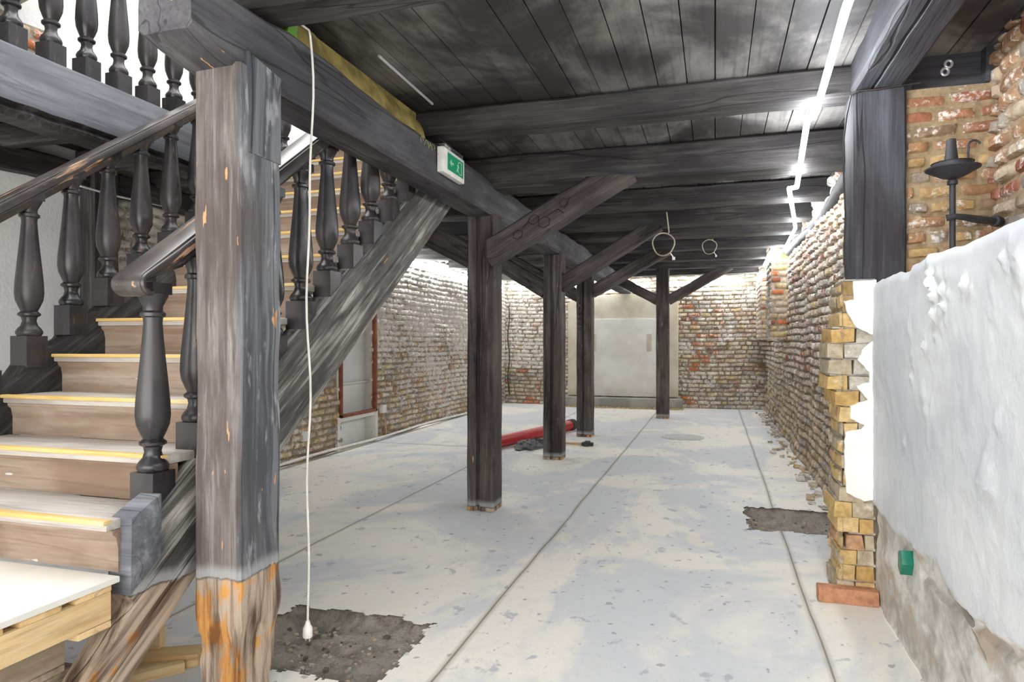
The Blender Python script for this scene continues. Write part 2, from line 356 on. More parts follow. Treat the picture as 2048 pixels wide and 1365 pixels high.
# ------------------------------------------------------------------ brickwork builder
def bricks(mb, O, U, V, L, Ht, colfn, ch=.085, bl=.235, joint=.013, relief=.018, holes=(), hi=True, off=None, mort=lin(176, 164, 146), top=None, seed=1, wob=.008, mstep=.12, backdepth=.0):
    O = Vector(O); U = Vector(U); V = Vector(V); N = U.cross(V); r = random.Random(seed)
    S1 = [0, .07, .36, .66, .93, 1] if hi else [0, .1, .5, .9, 1]
    T1 = [0, .16, .5, .84, 1] if hi else [0, .2, .8, 1]
    def wv(u): return wob * noise.noise(Vector((u * 1.7, seed * 3.1, 0)))
    def base(u, v): return off(u, v) if off else 0
    def inhole(u, v): return any(a < u < b and c < v < d for a, b, c, d in holes)
    nr = int(Ht / ch)
    for j in range(nr + 1):
        v0 = j * ch; u = -r.uniform(0, bl)
        while u < L:
            ln = bl * (r.uniform(.9, 1.08) if r.random() < .62 else r.uniform(.42, .55))
            a, b = max(0, u + joint / 2), min(L, u + ln - joint / 2); u += ln
            c, d = v0 + joint / 2 + r.uniform(-.003, .003), min(Ht, v0 + ch - joint / 2 + r.uniform(-.003, .003))
            if b - a < .03 or d - c < .03: continue
            um, vm = (a + b) / 2, (c + d) / 2
            if inhole(um, vm) or (top and vm > top(um)): continue
            col, wash, rl = colfn(um, vm, r)
            dep = relief * rl * r.uniform(.65, 1.25); tl = r.uniform(-.004, .004); vs = []; cl = []; ws = []
            for t_ in T1:
                for s_ in S1:
                    es = 1 - abs(2 * s_ - 1) ** 7; et = 1 - abs(2 * t_ - 1) ** 5
                    e = min(1, es * et * 1.25)
                    uu = a + (b - a) * (s_ + .012 * (1 - et) * (1 if s_ < .5 else -1)); vv = c + (d - c) * t_
                    q3 = O + U * uu + V * vv; uu += .010 * noise.noise(q3 * 11); vv += .009 * noise.noise(q3 * 9 + Vector((3, 7, 1)))
                    w3 = O + U * uu + V * vv
                    nz = fbm(w3 * 14, 2) * .007
                    hgt = base(uu, vv) - .004 + (dep + nz) * e + tl * e * (2 * s_ - 1)
                    vs.append(O + U * uu + V * (vv + wv(uu)) + N * hgt)
                    k = 1 + .14 * fbm(w3 * 9 + Vector((5, 5, 5)), 2); mf = (1 - e) * .6
                    cl.append(tuple(min(1, max(0, q * k)) * (1 - mf) + m_ * mf for q, m_ in zip(col, mort))); ws.append(wash)
            ns, nt = len(S1), len(T1)
            fs = [(y * ns + x, y * ns + x + 1, (y + 1) * ns + x + 1, (y + 1) * ns + x) for y in range(nt - 1) for x in range(ns - 1)]
            mb.add(vs, fs, 0, cl, ws)
    # mortar bed
    hu = sorted(set([0, L] + [q for h_ in holes for q in h_[:2] if 0 < q < L])); hv = sorted(set([0, Ht] + [q for h_ in holes for q in h_[2:] if 0 < q < Ht]))
    for i in range(len(hu) - 1):
        for j in range(len(hv) - 1):
            if inhole((hu[i] + hu[i + 1]) / 2, (hv[j] + hv[j + 1]) / 2): continue
            nu = max(1, int((hu[i + 1] - hu[i]) / mstep)); nv = max(1, int((hv[j + 1] - hv[j]) / mstep)); vs = []; cl = []; ws = []
            for y in range(nv + 1):
                for x in range(nu + 1):
                    uu = hu[i] + (hu[i + 1] - hu[i]) * x / nu; vv = hv[j] + (hv[j + 1] - hv[j]) * y / nv
                    if top: vv = min(vv, top(uu))
                    w3 = O + U * uu + V * vv
                    vs.append(w3 + N * (base(uu, vv) + .004 * fbm(w3 * 6, 2))); k = 1 + .2 * fbm(w3 * 4, 2)
                    cl.append(tuple(min(1, q * k) for q in mort)); ws.append(colfn(uu, vv, r)[1] - .06)
            fs = [(y * (nu + 1) + x, y * (nu + 1) + x + 1, (y + 1) * (nu + 1) + x + 1, (y + 1) * (nu + 1) + x) for y in range(nv) for x in range(nu)]
            mb.add(vs, fs, 0, cl, ws)
def pick(r, table):
    t_ = r.random() * sum(a for a, _ in table)
    for a, c in table:
        t_ -= a
        if t_ <= 0: return c
    return table[-1][1]
RED, ORG, YEL, BUF, GRY, BRN, PNK = lin(150, 92, 74), lin(204, 122, 80), lin(206, 182, 134), lin(198, 180, 156), lin(166, 158, 148), lin(138, 112, 94), lin(190, 156, 138)
# ================================================================== THE SETTING
ST = 'structure'
# ---- floor: fine grid with two real pits cut through it
PITS = [(-2.06, -1.28, 2.36, 2.98), (.22, 1.0, 5.12, 5.84)]
def pitdepth(x, y):
    best = 0
    for (a, b, c, d) in PITS:
        e = .045 * fbm((x * 7, y * 7, 3)) + .02 * fbm((x * 23, y * 23, 5))
        k = min(x - a, b - x, y - c, d - y) + e
        if k > 0: best = max(best, min(1, k / .05))
    return best
def pit_z(x, y, k): return -.03 - k * (.035 + .02 * fbm((x * 3, y * 3, 1))) + k * .016 * fbm((x * 14, y * 14, 8), 4) + k * .006 * fbm((x * 50, y * 50, 2))
def PITZ(x, y): return pit_z(x, y, pitdepth(x, y))
mb = MB(); vs = []; cl = []
def steps(cuts):
    o_ = []
    for a, b, st_ in cuts:
        n_ = max(1, round((b - a) / st_)); o_ += [a + (b - a) * q / n_ for q in range(n_)]
    return o_ + [cuts[-1][1]]
xs = steps([(-4.47, -2.2, .35), (-2.2, -1.15, .0125), (-1.15, .1, .06), (.1, 1.02, .0125), (1.02, 1.38, .2)])
ys = steps([(-2, 2.25, .4), (2.25, 3.1, .0125), (3.1, 5.0, .1), (5.0, 5.98, .0125), (5.98, 14.25, .45)])
for y in ys:
    for x in xs: vs.append((x, y, .004 * fbm((x * 1.5, y * 1.5, 0)) - .002))
nx = len(xs); fs = []; hole = []
for j in range(len(ys) - 1):
    for i in range(nx - 1):
        f_ = (j * nx + i, j * nx + i + 1, (j + 1) * nx + i + 1, (j + 1) * nx + i)
        if pitdepth((xs[i] + xs[i + 1]) / 2, (ys[j] + ys[j + 1]) / 2) > 0: continue
        fs.append(f_)
mb.add(vs, fs); tag(mb.build('floor', M['floor'], None, 60), kind=ST)
for n_, (a, b, c, d) in enumerate(PITS):
    mb = MB(); vs = []; g = .02; nx = int((b - a + .2) / g) + 1; ny = int((d - c + .2) / g) + 1
    for j in range(ny):
        for i in range(nx):
            x = a - .1 + i * g; y = c - .1 + j * g; k = pitdepth(x, y)
            z = pit_z(x, y, k)
            if k <= 0: z = -.012
            vs.append((x, y, z))
    fs = [(j * nx + i, j * nx + i + 1, (j + 1) * nx + i + 1, (j + 1) * nx + i) for j in range(ny - 1) for i in range(nx - 1)]
    mb.add(vs, fs)
    o = mb.build('dirt_pit', M['dirt'], None, 80)
    tag(o, ['shallow square dirt pit broken into the floor beside the foreground post', 'dark rectangular dirt pit broken into the floor against the right brick wall'][n_], 'dirt pit')
# ---- ceiling boards
mb = MB(); CZ = 2.835
def boards(x0, x1, y0, y1):
    x = x0
    while x < x1:
        w_ = rnd.uniform(.145, .18); z = CZ + rnd.uniform(-.006, .006); k = rnd.uniform(.72, 1.12)
        mb.box(x + .003, min(x1, x + w_) - .003, y0, y1, z, z + .03, 0, (k, k, k * rnd.uniform(.94, 1.03))); x += w_
boards(-1.92, 1.42, -2, 14.25); boards(-4.47, -1.92, 5.0, 14.25)
mb.box(-1.92, 1.5, -2, 14.25, CZ + .045, CZ + .2, 0, (.12, .1, .09)); mb.box(-4.6, -1.92, 5.0, 14.25, CZ + .045, CZ + .2, 0, (.12, .1, .09))
tag(mb.build('ceiling', M['ceil'], None, 20, fixn=True), kind=ST)
# ---- right brick wall
def col_right(u, v, r):
    y = 14.2 - u
    c = pick(r, [(3, BUF), (2, PNK), (1.2, YEL), (1.2, RED), (2, GRY), (1.3, BRN), (.3, ORG)])
    if y < 4.9 and v > 1: c = pick(r, [(2, RED), (2, PNK), (2, YEL), (1, ORG), (1, BRN)])
    if v < 1.0: c = pick(r, [(4, BUF), (2, GRY), (2, lin(170, 150, 122)), (.6, BRN)])
    wash = min(.515, .38 + .11 * v)
    return c, wash + .05 * fbm((y * .8, v, 3)), 1.25 if v > .9 else .8
def off_right(u, v):
    b = .03 * fbm((u * .6, v * .8, 2)) + .06 * max(0, 1 - v / .5) ** 2
    return b
mb = MB()
bricks(mb, (1.0, 14.2, 0), (0, -1, 0), (0, 0, 1), 10.2, 2.82, col_right, off=off_right, relief=.036, seed=3, joint=.018, mort=lin(140, 126, 108), wob=.022)
# pilasters that stand out of the upper wall near the far corner
def pil(y0, y1, x, z0, z1, seed):
    bricks(mb, (x, y1, z0), (0, -1, 0), (0, 0, 1), y1 - y0, z1 - z0, lambda u, v, r: col_right(14.2 - y1 + u, v + z0, r), seed=seed, relief=.02)
    bricks(mb, (x, y0, z0), (1, 0, 0), (0, 0, 1), 1.02 - x, z1 - z0, lambda u, v, r: (pick(r, [(2, YEL), (1, ORG), (2, BUF), (1, RED)]), .42, 1), seed=seed + 1, relief=.02)
    mb.box(x + .0, 1.05, y0, y1, z0 - .02, z0, 0, BUF)
pil(10.1, 10.9, .76, 1.42, 2.8, 21); pil(12.9, 14.2, .80, 1.42, 2.8, 31)
tag(mb.build('wall_right', M['brick'], None, 60, fixn=False), kind=ST)
# ---- back wall
def col_back(u, v, r):
    x = -4.47 + u
    if x < -3.1: return pick(r, [(4, BUF), (2, GRY), (1, YEL), (.5, ORG)]), .57 + .05 * fbm((x, v, 1)) - (.1 if v < .8 else 0), 1.1
    c = pick(r, [(3, BUF), (2, PNK), (1.3, YEL), (2, GRY), (.6, BRN)])
    hot = fbm((x * 1.1 + 3, v * 1.4, 7)) + (.35 if (x < .05 and .8 < v < 1.5) else 0) + (.25 if v > 1.9 else 0)
    if hot > .32 and r.random() < .35: c = pick(r, [(2, ORG), (1, RED), (1, lin(214, 128, 60))])
    return c, .50 + .06 * fbm((x * 2, v * 2, 9)) + (.01 if v < .8 else 0), 1.0
mb = MB(); bricks(mb, (-4.47, 14.2, 0), (1, 0, 0), (0, 0, 1), 5.5, 2.82, col_back, relief=.03, seed=5, hi=False, joint=.018, wob=.02, mort=lin(150, 138, 120), off=lambda u, v: .03 * fbm((u, v, 4)))
tag(mb.build('wall_back', M['brick'], None, 60, fixn=False), kind=ST)
# ---- left wall: brick with a niche, painted white and plastered under the gallery
NY0, NY1 = 7.30, 8.22
def col_left(u, v, r):
    y = 3.98 + u
    c = pick(r, [(3, BUF), (1.6, YEL), (2, GRY), (1, lin(170, 132, 92)), (.4, PNK), (.15, ORG)])
    wash = .44 + .08 * v + .09 * fbm((y * .9, v * 1.3, 11))
    if y < 6: wash += .03
    if y > 9: wash += .05 * min(1, y - 9)
    return c, wash, 1.0
mb = MB(); bricks(mb, (-4.47, 3.98, 0), (0, 1, 0), (0, 0, 1), 10.25, 2.82, col_left, relief=.03, wob=.02, mort=lin(158, 144, 122), seed=8, holes=[(NY0 - 3.98, NY1 - 3.98, .02, 2.0)], joint=.016, off=lambda u, v: .035 * fbm((u * .9, v * 1.2, 6)), hi=False, ch=.08)
mb.box(-4.6, -4.46, -2, 3.98, 0, 2.62, 1); mb.box(-4.75, -4.6, -2, 14.4, 0, 2.85, 1)
D = .32
for (a, b, c, d, e, f_) in ((-4.52 - D, -4.50 - D, NY0 - .02, NY1 + .02, 0, 2.02), (-4.5 - D, -4.45, NY0 - .03, NY0, 0, 2.02), (-4.5 - D, -4.45, NY1, NY1 + .03, 0, 2.02),
                            (-4.5 - D, -4.45, NY0, NY1, 2.0, 2.03), (-4.5 - D, -4.45, NY0, NY1, -.01, .02), (-4.5 - D, -4.44, NY0, NY1, .36, .42), (-4.5 - D, -4.55, NY0, NY1, .80, .83)):
    mb.box(a, b, c, d, e, f_, 2)
mb.box(-4.5 - D, -4.48 - D, NY0, NY1, .02, .36, 3); mb.box(-4.5, -4.43, NY0 - .05, NY0 + .01, .0, .42, 2); mb.box(-4.5, -4.43, NY1 - .01, NY1 + .05, .0, .42, 2)
tag(mb.build('wall_left', [M['brick'], M['white'], M['cream'], M['beige']], None, 60, fixn=False), kind=ST)
mb = MB()
for a, b, c, d in ((NY0, NY0 + .04, .41, 2.0), (NY1 - .04, NY1, .41, 2.0), (NY0, NY1, .41, .45), (NY0, NY1, 1.96, 2.0)): mb.box(-4.47, -4.41, a, b, c, d)
tag(mb.build('window_1', M['brownframe'], None, 30, bevel=.004), kind=ST)
# ---- upper hall seen through the stairwell
mb = MB()
mb.box(-4.62, -4.47, -2, 8.2, 2.62, 6.0, 0); mb.box(-4.5, 2, 8.0, 8.15, 2.85, 6.0, 0); mb.box(-1.9, -1.75, 5.1, 8.1, 3.0, 6.0, 0)
tag(mb.build('wall_upper', M['white'], None, 20), kind=ST)
mb = MB(); bricks(mb, (-4.465, 3.05, 3.0), (0, 1, 0), (0, 0, 1), .55, .62, lambda u, v, r: (pick(r, [(2, ORG), (1, BUF), (1, RED)]), .50, 1), seed=44, relief=.014, top=lambda u: .25 + .5 * abs(noise.noise(Vector((u * 3, 1, 1)))) + .2)
tag(mb.build('trim_1', M['brick'], None, 60, fixn=False), kind=ST)
mb = MB(); mb.prism([(-4.47, 3.62), (-3.75, 3.80), (-3.75, 4.1), (-4.47, 4.1)], 'y', -1, 3.35)
tag(mb.build('trim_2', M['beige'], None, 20), kind=ST)
# floors above: slab edges round the stairwell
mb = MB(); mb.box(-4.47, -1.92, 4.98, 8.1, 2.98, 3.04); mb.box(-4.47, -3.46, -2, 4.98, 2.80, 2.86)
tag(mb.build('trim_3', M['blackwood'], None, 20), kind=ST)
# ---- right: plastered half wall (dense relief), ledge and brick recess above it
mb = MB(); vs = []; ws = []; ny, nz = 400, 120
SC = [(W(a, b, X=.8), c, d) for a, b, c, d in ((1875, 560, .06, .05), (1895, 590, .07, .09), (1945, 570, .04, .05), (2035, 520, .08, .04), (1860, 690, .05, .03), (1880, 620, .03, .09), (1835, 745, .03, .06), (1993, 620, .03, .07))]
def edge_z(y): return .50 + .05 * fbm((y * 2.2, 0, 4)) + .02 * fbm((y * 9, 0, 4))
for j in range(nz + 1):
    for i in range(ny + 1):
        y = -1.9 + 5.77 * i / ny; tz = 1.68 + .018 * fbm((y * 3, 1, 1)) - (.02 if y > 3.2 else 0); z = tz * j / nz
        k = min(1, max(0, (z - edge_z(y)) / .02 + .5)); x = .80 - .018 * k + .006 * fbm((y * 1.3, z * 1.3, 2), 3) + .003 * fbm((y * 12, z * 12, 2))
        # peeled scabs of plaster
        sc = max(0, fbm((y * 5, z * 4, 12), 4) - .42) * (1 if z > .9 and 1.9 < y < 3.3 else 0); x -= .035 * sc * (1 + .5 * fbm((y * 40, z * 40, 1)))
        for p_, a_, b_ in SC:
            g_ = math.exp(-((y - p_.y) / a_) ** 2 - ((z - p_.z) / b_) ** 2)
            if g_ > .05: x -= .05 * g_ * max(0, fbm((y * 26, z * 26, 1), 4) - .02)
        if k < .5:
            x += .012 * fbm((y * 3.5, z * 9, 5), 4)
            cr = abs(z - (.66 - .085 * y + .03 * fbm((y * 2.5, 0, 9)) - .0) + .0)   # long chase with a conduit groove
            if cr < .018 and y < 3.1: x += .02
        if z > tz - .03: x += .012 * (z - tz + .03) / .03
        vs.append((x, y, z)); ws.append(float(k))
fs = [(j * (ny + 1) + i, (j + 1) * (ny + 1) + i, (j + 1) * (ny + 1) + i + 1, j * (ny + 1) + i + 1) for j in range(nz) for i in range(ny)]
mb.add(vs, fs, 0, None, ws)
mb.box(.80, 1.5, -1.9, 3.86, 1.60, 1.655, 0, None, 1.0)
tag(mb.build('wall_right_lower', M['plaster'], None, 60, fixn=False), kind=ST)
def col_pier(u, v, r):
    t_ = v
    if v > .75: c = pick(r, [(2, lin(164, 92, 68)), (1, RED), (1, lin(178, 116, 84)), (1, BRN)])
    else: c = pick(r, [(3, lin(200, 166, 112)), (2, lin(180, 134, 96)), (1.5, BRN), (1, lin(166, 118, 92)), (1, GRY)])
    c = tuple(a * .72 + b * .28 for a, b in zip(c, lin(168, 142, 112))); return c, .45 + .05 * fbm((u * 5, v * 5, 1)), 1.1
mb = MB()
bricks(mb, (.95, 3.93, 1.62), (1, 0, 0), (0, 0, 1), .50, 1.04, col_pier, ch=.078, bl=.21, joint=.02, relief=.022, seed=12, mort=lin(170, 150, 120), wob=.01)
bricks(mb, (1.36, 3.98, 1.62), (0, -1, 0), (0, 0, 1), 5.9, 1.25, lambda u, v, r: (pick(r, [(2, lin(176, 138, 108)), (2, BUF), (1, RED), (1, GRY)]), .46, 1.2), ch=.085, joint=.02, relief=.03, seed=13, mort=lin(170, 148, 122), off=lambda u, v: .04 * fbm((u * 2, v * 2, 3)))
tag(mb.build('wall_right_upper', M['brick'], None, 60, fixn=False), kind=ST)
mb = MB(); mb.box(.945, 1.30, 3.97, 4.05, 2.665, 2.84); mb.box(1.3, 1.33, 3.9, 4.05, 2.66, 2.84)
tag(mb.build('trim_4', M['beam_r'], None, 20), kind=ST)
# ---- pier end: ragged yellow bricks with plaster flakes
def xl(z):
    tb = [(0, .62), (.1, .64), (.35, .645), (.5, .60), (.62, .63), (.8, .655), (1.0, .61), (1.1, .58), (1.25, .585), (1.4, .60), (1.5, .62), (1.68, .63)]
    for i in range(len(tb) - 1):
        if tb[i][0] <= z <= tb[i + 1][0]: f_ = (z - tb[i][0]) / (tb[i + 1][0] - tb[i][0]); return tb[i][1] * (1 - f_) + tb[i + 1][1] * f_
    return .62
mb = MB(); z = 0.02; k = 0; YB = [lin(218, 186, 126), lin(208, 172, 112), lin(222, 192, 138), lin(202, 158, 122), lin(196, 182, 156)]
while z < 1.66:
    x0 = xl(z + .04) + rnd.uniform(-.02, .015); c = rnd.choice(YB)
    if z > 1.5: c = lin(168, 140, 96)
    hgt = min(.074, 1.675 - z)
    jx = rnd.uniform(.06, .12)
    mb.box(x0, x0 + jx, 3.872 + rnd.uniform(-.008, .006), 4.2, z, z + hgt, 0, c, .40, .006)
    c2 = rnd.choice(YB) if z < .55 else lin(198, 192, 178)
    mb.box(x0 + jx + .008, .79, 3.876 + rnd.uniform(-.005, .005), 4.2, z, z + hgt, 0, c2, .42, .004)
    mb.box(x0 + .012, .80, 3.885, 4.22, z + hgt - .001, z + .0841, 0, lin(178, 174, 166), .4)
    z += .083; k += 1
bricks(mb, (.64, 4.22, 0), (0, -1, 0), (0, 0, 1), .35, 1.66, lambda u, v, r: (rnd.choice(YB), .42, 1.0), seed=77, relief=.02)
bricks(mb, (1.02, 4.22, 0), (-1, 0, 0), (0, 0, 1), .38, 1.66, lambda u, v, r: (BUF, .42, 1.0), seed=78)
mb2 = MB()
for poly in ([(1706, 563), (1752, 560), (1752, 674), (1738, 668), (1712, 655), (1695, 628), (1687, 603), (1707, 600)],
             [(1752, 676), (1728, 695), (1715, 720), (1738, 745), (1738, 765), (1712, 772), (1735, 800), (1700, 812), (1700, 838), (1728, 850), (1722, 858), (1690, 864), (1688, 905), (1692, 985), (1728, 1003), (1752, 1000)]):
    pts = [W(px, py, Y=3.862) for px, py in poly]; o2 = []
    for i in range(len(pts)):
        a = pts[i]; b = pts[(i + 1) % len(pts)]
        for q in range(4):
            p = a.lerp(b, q / 4); j = .003 if 0 < q else 0
            o2.append((p.x + rnd.uniform(-j, j), p.z + rnd.uniform(-j, j)))
    mb2.prism(o2, 'y', 3.852, 3.874)
o = mb.build('wall_pier', M['brick'], None, 30, bevel=.003); tag(o, kind=ST)
tag(mb2.build('plaster_flake', M['flake'], o, 30), label='white plaster still sticking to the pier end')
# ---- back panel and its step
p = thing('plaster_panel', 'tall cream plastered panel on the far brick wall above a concrete ledge', 'panel', (-1.87, 14.17, .2))
def loc(o, par): o.location = (-par.location[0], -par.location[1], -par.location[2]); return o
x0, x1 = -3.02, -.72
out = [(x0, .22), (x1, .22), (x1, 2.2)] + [(x1 + (x0 - x1) * t_ / 12, 2.2 + .16 * math.sin(math.pi * t_ / 12)) for t_ in range(1, 12)] + [(x0, 2.2)]
mb = MB(); mb.prism(out, 'y', 14.10, 14.2); loc(mb.build('surround', M['beige'], p, 30, bevel=.01), p)
mb = MB(); mb.box(-2.52, -1.16, 14.07, 14.11, .22, 1.84); loc(mb.build('inner_panel', M['cream'], p, 30, bevel=.008), p)
for xc in (-2.46, -1.30):
    mb = MB()
    for k in range(7): mb.box(xc - .045, xc + .045, 14.052, 14.072, 1.18 + k * .045, 1.205 + k * .045)
    mb.box(xc - .05, xc + .05, 14.062, 14.073, 1.16, 1.52)
    loc(mb.build('vent', M['beige'], p, 30), p)['label'] = 'small slatted vent in the pale panel'
mb = MB(); mb.box(-3.1, -.62, 13.72, 14.14, 0, .20)
tag(mb.build('ledge', M['concrete'], None, 30, bevel=.012), 'low grey concrete ledge on the floor below the plastered panel', 'ledge')
mb = MB()
for i in range(60):
    x = -3.1 + 2.5 * i / 60; mb.box(x, x + .04, 13.66 + rnd.uniform(0, .03), 13.73, 0, rnd.uniform(.015, .035), 0, YEL, .3, .006)
tag(mb.build('plaster_crumbs', M['brick'], None, 30), 'line of yellow mortar crumbs along the foot of the concrete ledge', 'crumbs', kind='stuff')
# ================================================================== TIMBER FRAME
GZ0, GZ1 = H + 1.01, H + 1.275
def gshape(q, t_, L):
    y = 1.84 + q.x
    if q.z > 0: q.z += .025 * fbm((y * 1.3, 0, 2)) - (.03 * math.exp(-((y - 3.6) / .5) ** 2))
    if q.z < 0 and t_ < .03: q.z += .05 * (1 - q.x / .3) ** 2 if q.x < .3 else 0
    return q
g = timber('girder', (-1.79, 1.84, (GZ0 + GZ1) / 2), (-1.79, 14.1, (GZ0 + GZ1) / 2), .225, GZ1 - GZ0, M['girder'], jit=.008, ch=.018, seg=.08, shape=gshape, seed=1)
tag(g, 'long grey hewn girder running over the row of posts with a rounded end', 'beam')
# post 1, close to the camera, painted above and rotten below
def p1shape(q, t_, L):
    z = q.x
    if z < .47:
        k = min(1, (.47 - z) / .2); r_ = 1 - .07 * k - .12 * min(1, max(0, (.30 - z) / .12))
        q.y *= r_; q.z *= r_
        n1 = fbm((q.y * 16, q.z * 16, z * 3), 4)
        q.y += .022 * k * n1 * (1 if q.y > 0 else -1); q.z += .022 * k * n1 * (1 if q.z > 0 else -1)
    return q
def vpost(name, x0, x1, y0, y1, z1, mat, label, jit=.004, shape=None, groove=None, seed=0, z0=0, seg=.1, ch=.012, n=3):
    w_, h_ = x1 - x0, y1 - y0; sec = None
    # local frame of an upright: X up, Y -> world x, Z -> world y is mirrored, so use up=(0,1,0)
    if groove is not None:
        a, b = w_ / 2, h_ / 2; gx = groove
        sec = [Vector(q) for q in [(-a + ch, -b), (gx - .018, -b), (gx - .010, -b + .03), (gx + .010, -b + .03), (gx + .018, -b), (a - ch, -b), (a, -b + ch), (a, 0), (a, b - ch), (a - ch, b), (0, b), (-a + ch, b), (-a, b - ch), (-a, 0), (-a, -b + ch)]]
    else: sec = section(w_, h_, ch, n)
    o = timber(name, ((x0 + x1) / 2, (y0 + y1) / 2, z0), ((x0 + x1) / 2, (y0 + y1) / 2, z1), w_, h_, mat, up=(0, 1, 0), jit=jit, sec=sec, shape=shape, seed=seed, seg=seg)
    return tag(o, label, 'post', None)
o = vpost('wooden_post', -1.865, -1.662, 2.055, 2.30, GZ0 + .02, M['postnear'], 'large foreground post with grey paint above and rotten bare orange wood at its foot', shape=p1shape, seg=.03, n=9, seed=3, jit=.007)
t_ = timber('tenon_cheek', (-1.6715, 2.20, GZ0 - .30), (-1.6715, 2.20, GZ0 + .075), .026, .20, M['postblue'], up=(0, 1, 0), jit=.003, ch=.006, seed=3, shape=lambda q, t_, L: Vector((q.x - (.5 * (.1 + q.z) if t_ > .9 else 0) * .35, q.y, q.z)))
t_.parent = o; t_.matrix_parent_inverse = o.matrix_world.inverted()
P2 = vpost('wooden_post', -1.91, -1.68, 5.05, 5.27, GZ0 + .02, M['post'], 'dark square post standing nearest behind the foreground post, with a carved brace', groove=-.02, seed=5, jit=.006)
P3 = vpost('wooden_post', -1.90, -1.68, 7.5, 7.72, GZ0 + .02, M['post'], 'dark grooved post second behind the foreground post, beside the red pipe', groove=-.01, seed=6, jit=.007)
P4 = vpost('wooden_post', -1.90, -1.68, 9.45, 9.67, GZ0 + .02, M['post'], 'dark grooved post with faint pink writing, last in the row under the girder', groove=-.015, seed=7, jit=.006)
P5 = vpost('wooden_post', -1.0, -.78, 12.1, 12.32, H + 1.30, M['post'], 'lone dark post in front of the plastered panel with two braces in a Y', seed=8)
PR = vpost('wooden_post', .695, .945, 3.885, 4.13, H + 1.32, M['beam_r'], 'dark upright standing on the white half wall beside the brick recess', z0=1.655, seed=9)
PL = vpost('wooden_post', -4.44, -4.30, 3.76, 3.98, 2.6, M['blackwood'], 'black upright against the left wall seen between the stair balusters', seed=10)
# joists
JO = [(2.21, .20, 1.31), (3.93, .20, 1.32), (5.05, .28, 1.225), (6.5, .28, 1.305), (7.55, .24, 1.29), (8.5, .24, 1.30), (9.5, .24, 1.28), (10.85, .22, 1.29), (12.1, .22, 1.30), (13.3, .22, 1.30)]
JL = ['dark ceiling joist directly over the foreground post, nearest to the viewer', 'dark ceiling joist meeting the right upright, second from the viewer',
      'thick rough ceiling joist with wavy grain, carried by the carved brace', 'ceiling joist just behind the thick rough one, fourth from the viewer', 'ceiling joist over the brace of the post beside the red pipe',
      'ceiling joist above the nearer hanging cable loop, sixth from the viewer', 'ceiling joist over the post with pink writing, seventh from the viewer', 'ceiling joist eighth from the viewer, deep in the room',
      'ceiling joist over the lone post with two braces', 'farthest ceiling joist just before the back brick wall']
for i, (y, w_, zr) in enumerate(JO):
    z0 = H + zr; z1 = CZ - .012; xl_ = -1.93 if y < 5 else -4.44
    if i == 2: xl_ = -4.44
    o = timber('ceiling_joist', (xl_, y + w_ / 2, (z0 + z1) / 2), (.98, y + w_ / 2, (z0 + z1) / 2), w_, z1 - z0, M['joist'], jit=.012 if i > 1 else .008, ch=.014, seg=.15, seed=20 + i)
    tag(o, JL[i], 'joist', None)
# header closing the ceiling over the stairwell head
o = timber('stair_header', (-4.44, 4.96, 2.72), (-1.93, 4.96, 2.72), .08, .2, M['blackwood'], seed=50); tag(o, 'black header beam across the top of the stair opening', 'beam')
# beams on the right
RBX = (.69, .945)
def rsec():
    a, b = .1275, .0825
    return [Vector(q) for q in [(-a + .03, -b), (.02, -b), (.03, -b + .012), (.04, -b), (a - .02, -b), (a, -b + .02), (a, b), (-a, b), (-a, -b + .03)]]
o = timber('side_beam', (.8175, -1.9, H + 1.32 + .08), (.8175, 4.1, H + 1.32 + .08), .255, .16, M['beam_r'], sec=rsec(), jit=.01, seed=60); tag(o, 'dark cracked beam running overhead along the right side to the upright', 'beam')
def logshape(q, t_, L): q.y += .03 * math.sin(t_ * 9); q.z += .012 * math.sin(t_ * 7 + 1); return q
sec = [Vector((.07 * math.cos(a), .06 * math.sin(a))) for a in [k * math.pi / 7 for k in range(14)]]
o = timber('wall_plate', (.99, 4.30, H + 1.225), (1.0, 9.9, H + 1.225), .2, .2, M['joist'], sec=sec, jit=.01, shape=logshape, seed=61); tag(o, 'rounded log wall plate on top of the right brick wall under the joists', 'log')
# braces
def brace(p0, p1, y, w_, h_, label, mat='brace', seed=0, top=1.285):
    dx, dz = p1[0] - p0[0], p1[1] - p0[1]; L_ = math.hypot(dx, dz); az, lzz = dz / L_, abs(dx) / L_
    xlim = (p0[0] + .02) if False else None
    def cut(q, t_, L):           # upper end sawn level under the joist, foot sawn plumb against the post
        z = p0[1] + az * q.x + lzz * q.z
        if z > top: q.x -= (z - top) / az
        x = q.x * (lzz) - q.z * az
        if x < .012: q.x += (.012 - x) / lzz
        return q
    o = timber('brace', (p0[0], y, H + p0[1]), (p1[0], y, H + p1[1]), w_, h_, M[mat], jit=.008, seed=seed, ch=.014, shape=cut)
    return tag(o, label, 'brace', None)
B2 = brace((-1.70, .68), (-.60, 1.28), 4.965, .15, .20, 'big brace with carved outlines, right of the nearest dark post', seed=71, top=1.222)
brace((-1.70, .66), (-.60, 1.32), 7.6, .15, .17, 'plain brace rising right from the post beside the red pipe', seed=72)
brace((-1.70, .72), (-.62, 1.30), 9.56, .15, .17, 'plain brace rising right from the post with pink writing', seed=73)
brace((-.80, .74), (.26, 1.34), 12.2, .15, .17, 'right brace of the lone post before the panel', seed=74)
brace((-.98, .74), (-2.02, 1.32), 12.2, .15, .17, 'left brace of the lone post before the panel', seed=75)
brace((-1.88, .68), (-2.95, 1.25), 5.16, .15, .18, 'brace rising left from the nearest dark post, partly behind the stair stringer', seed=76, top=1.22)
brace((-1.88, .60), (-3.05, 1.32), 7.6, .15, .18, 'brace rising left from the post beside the red pipe', seed=77)
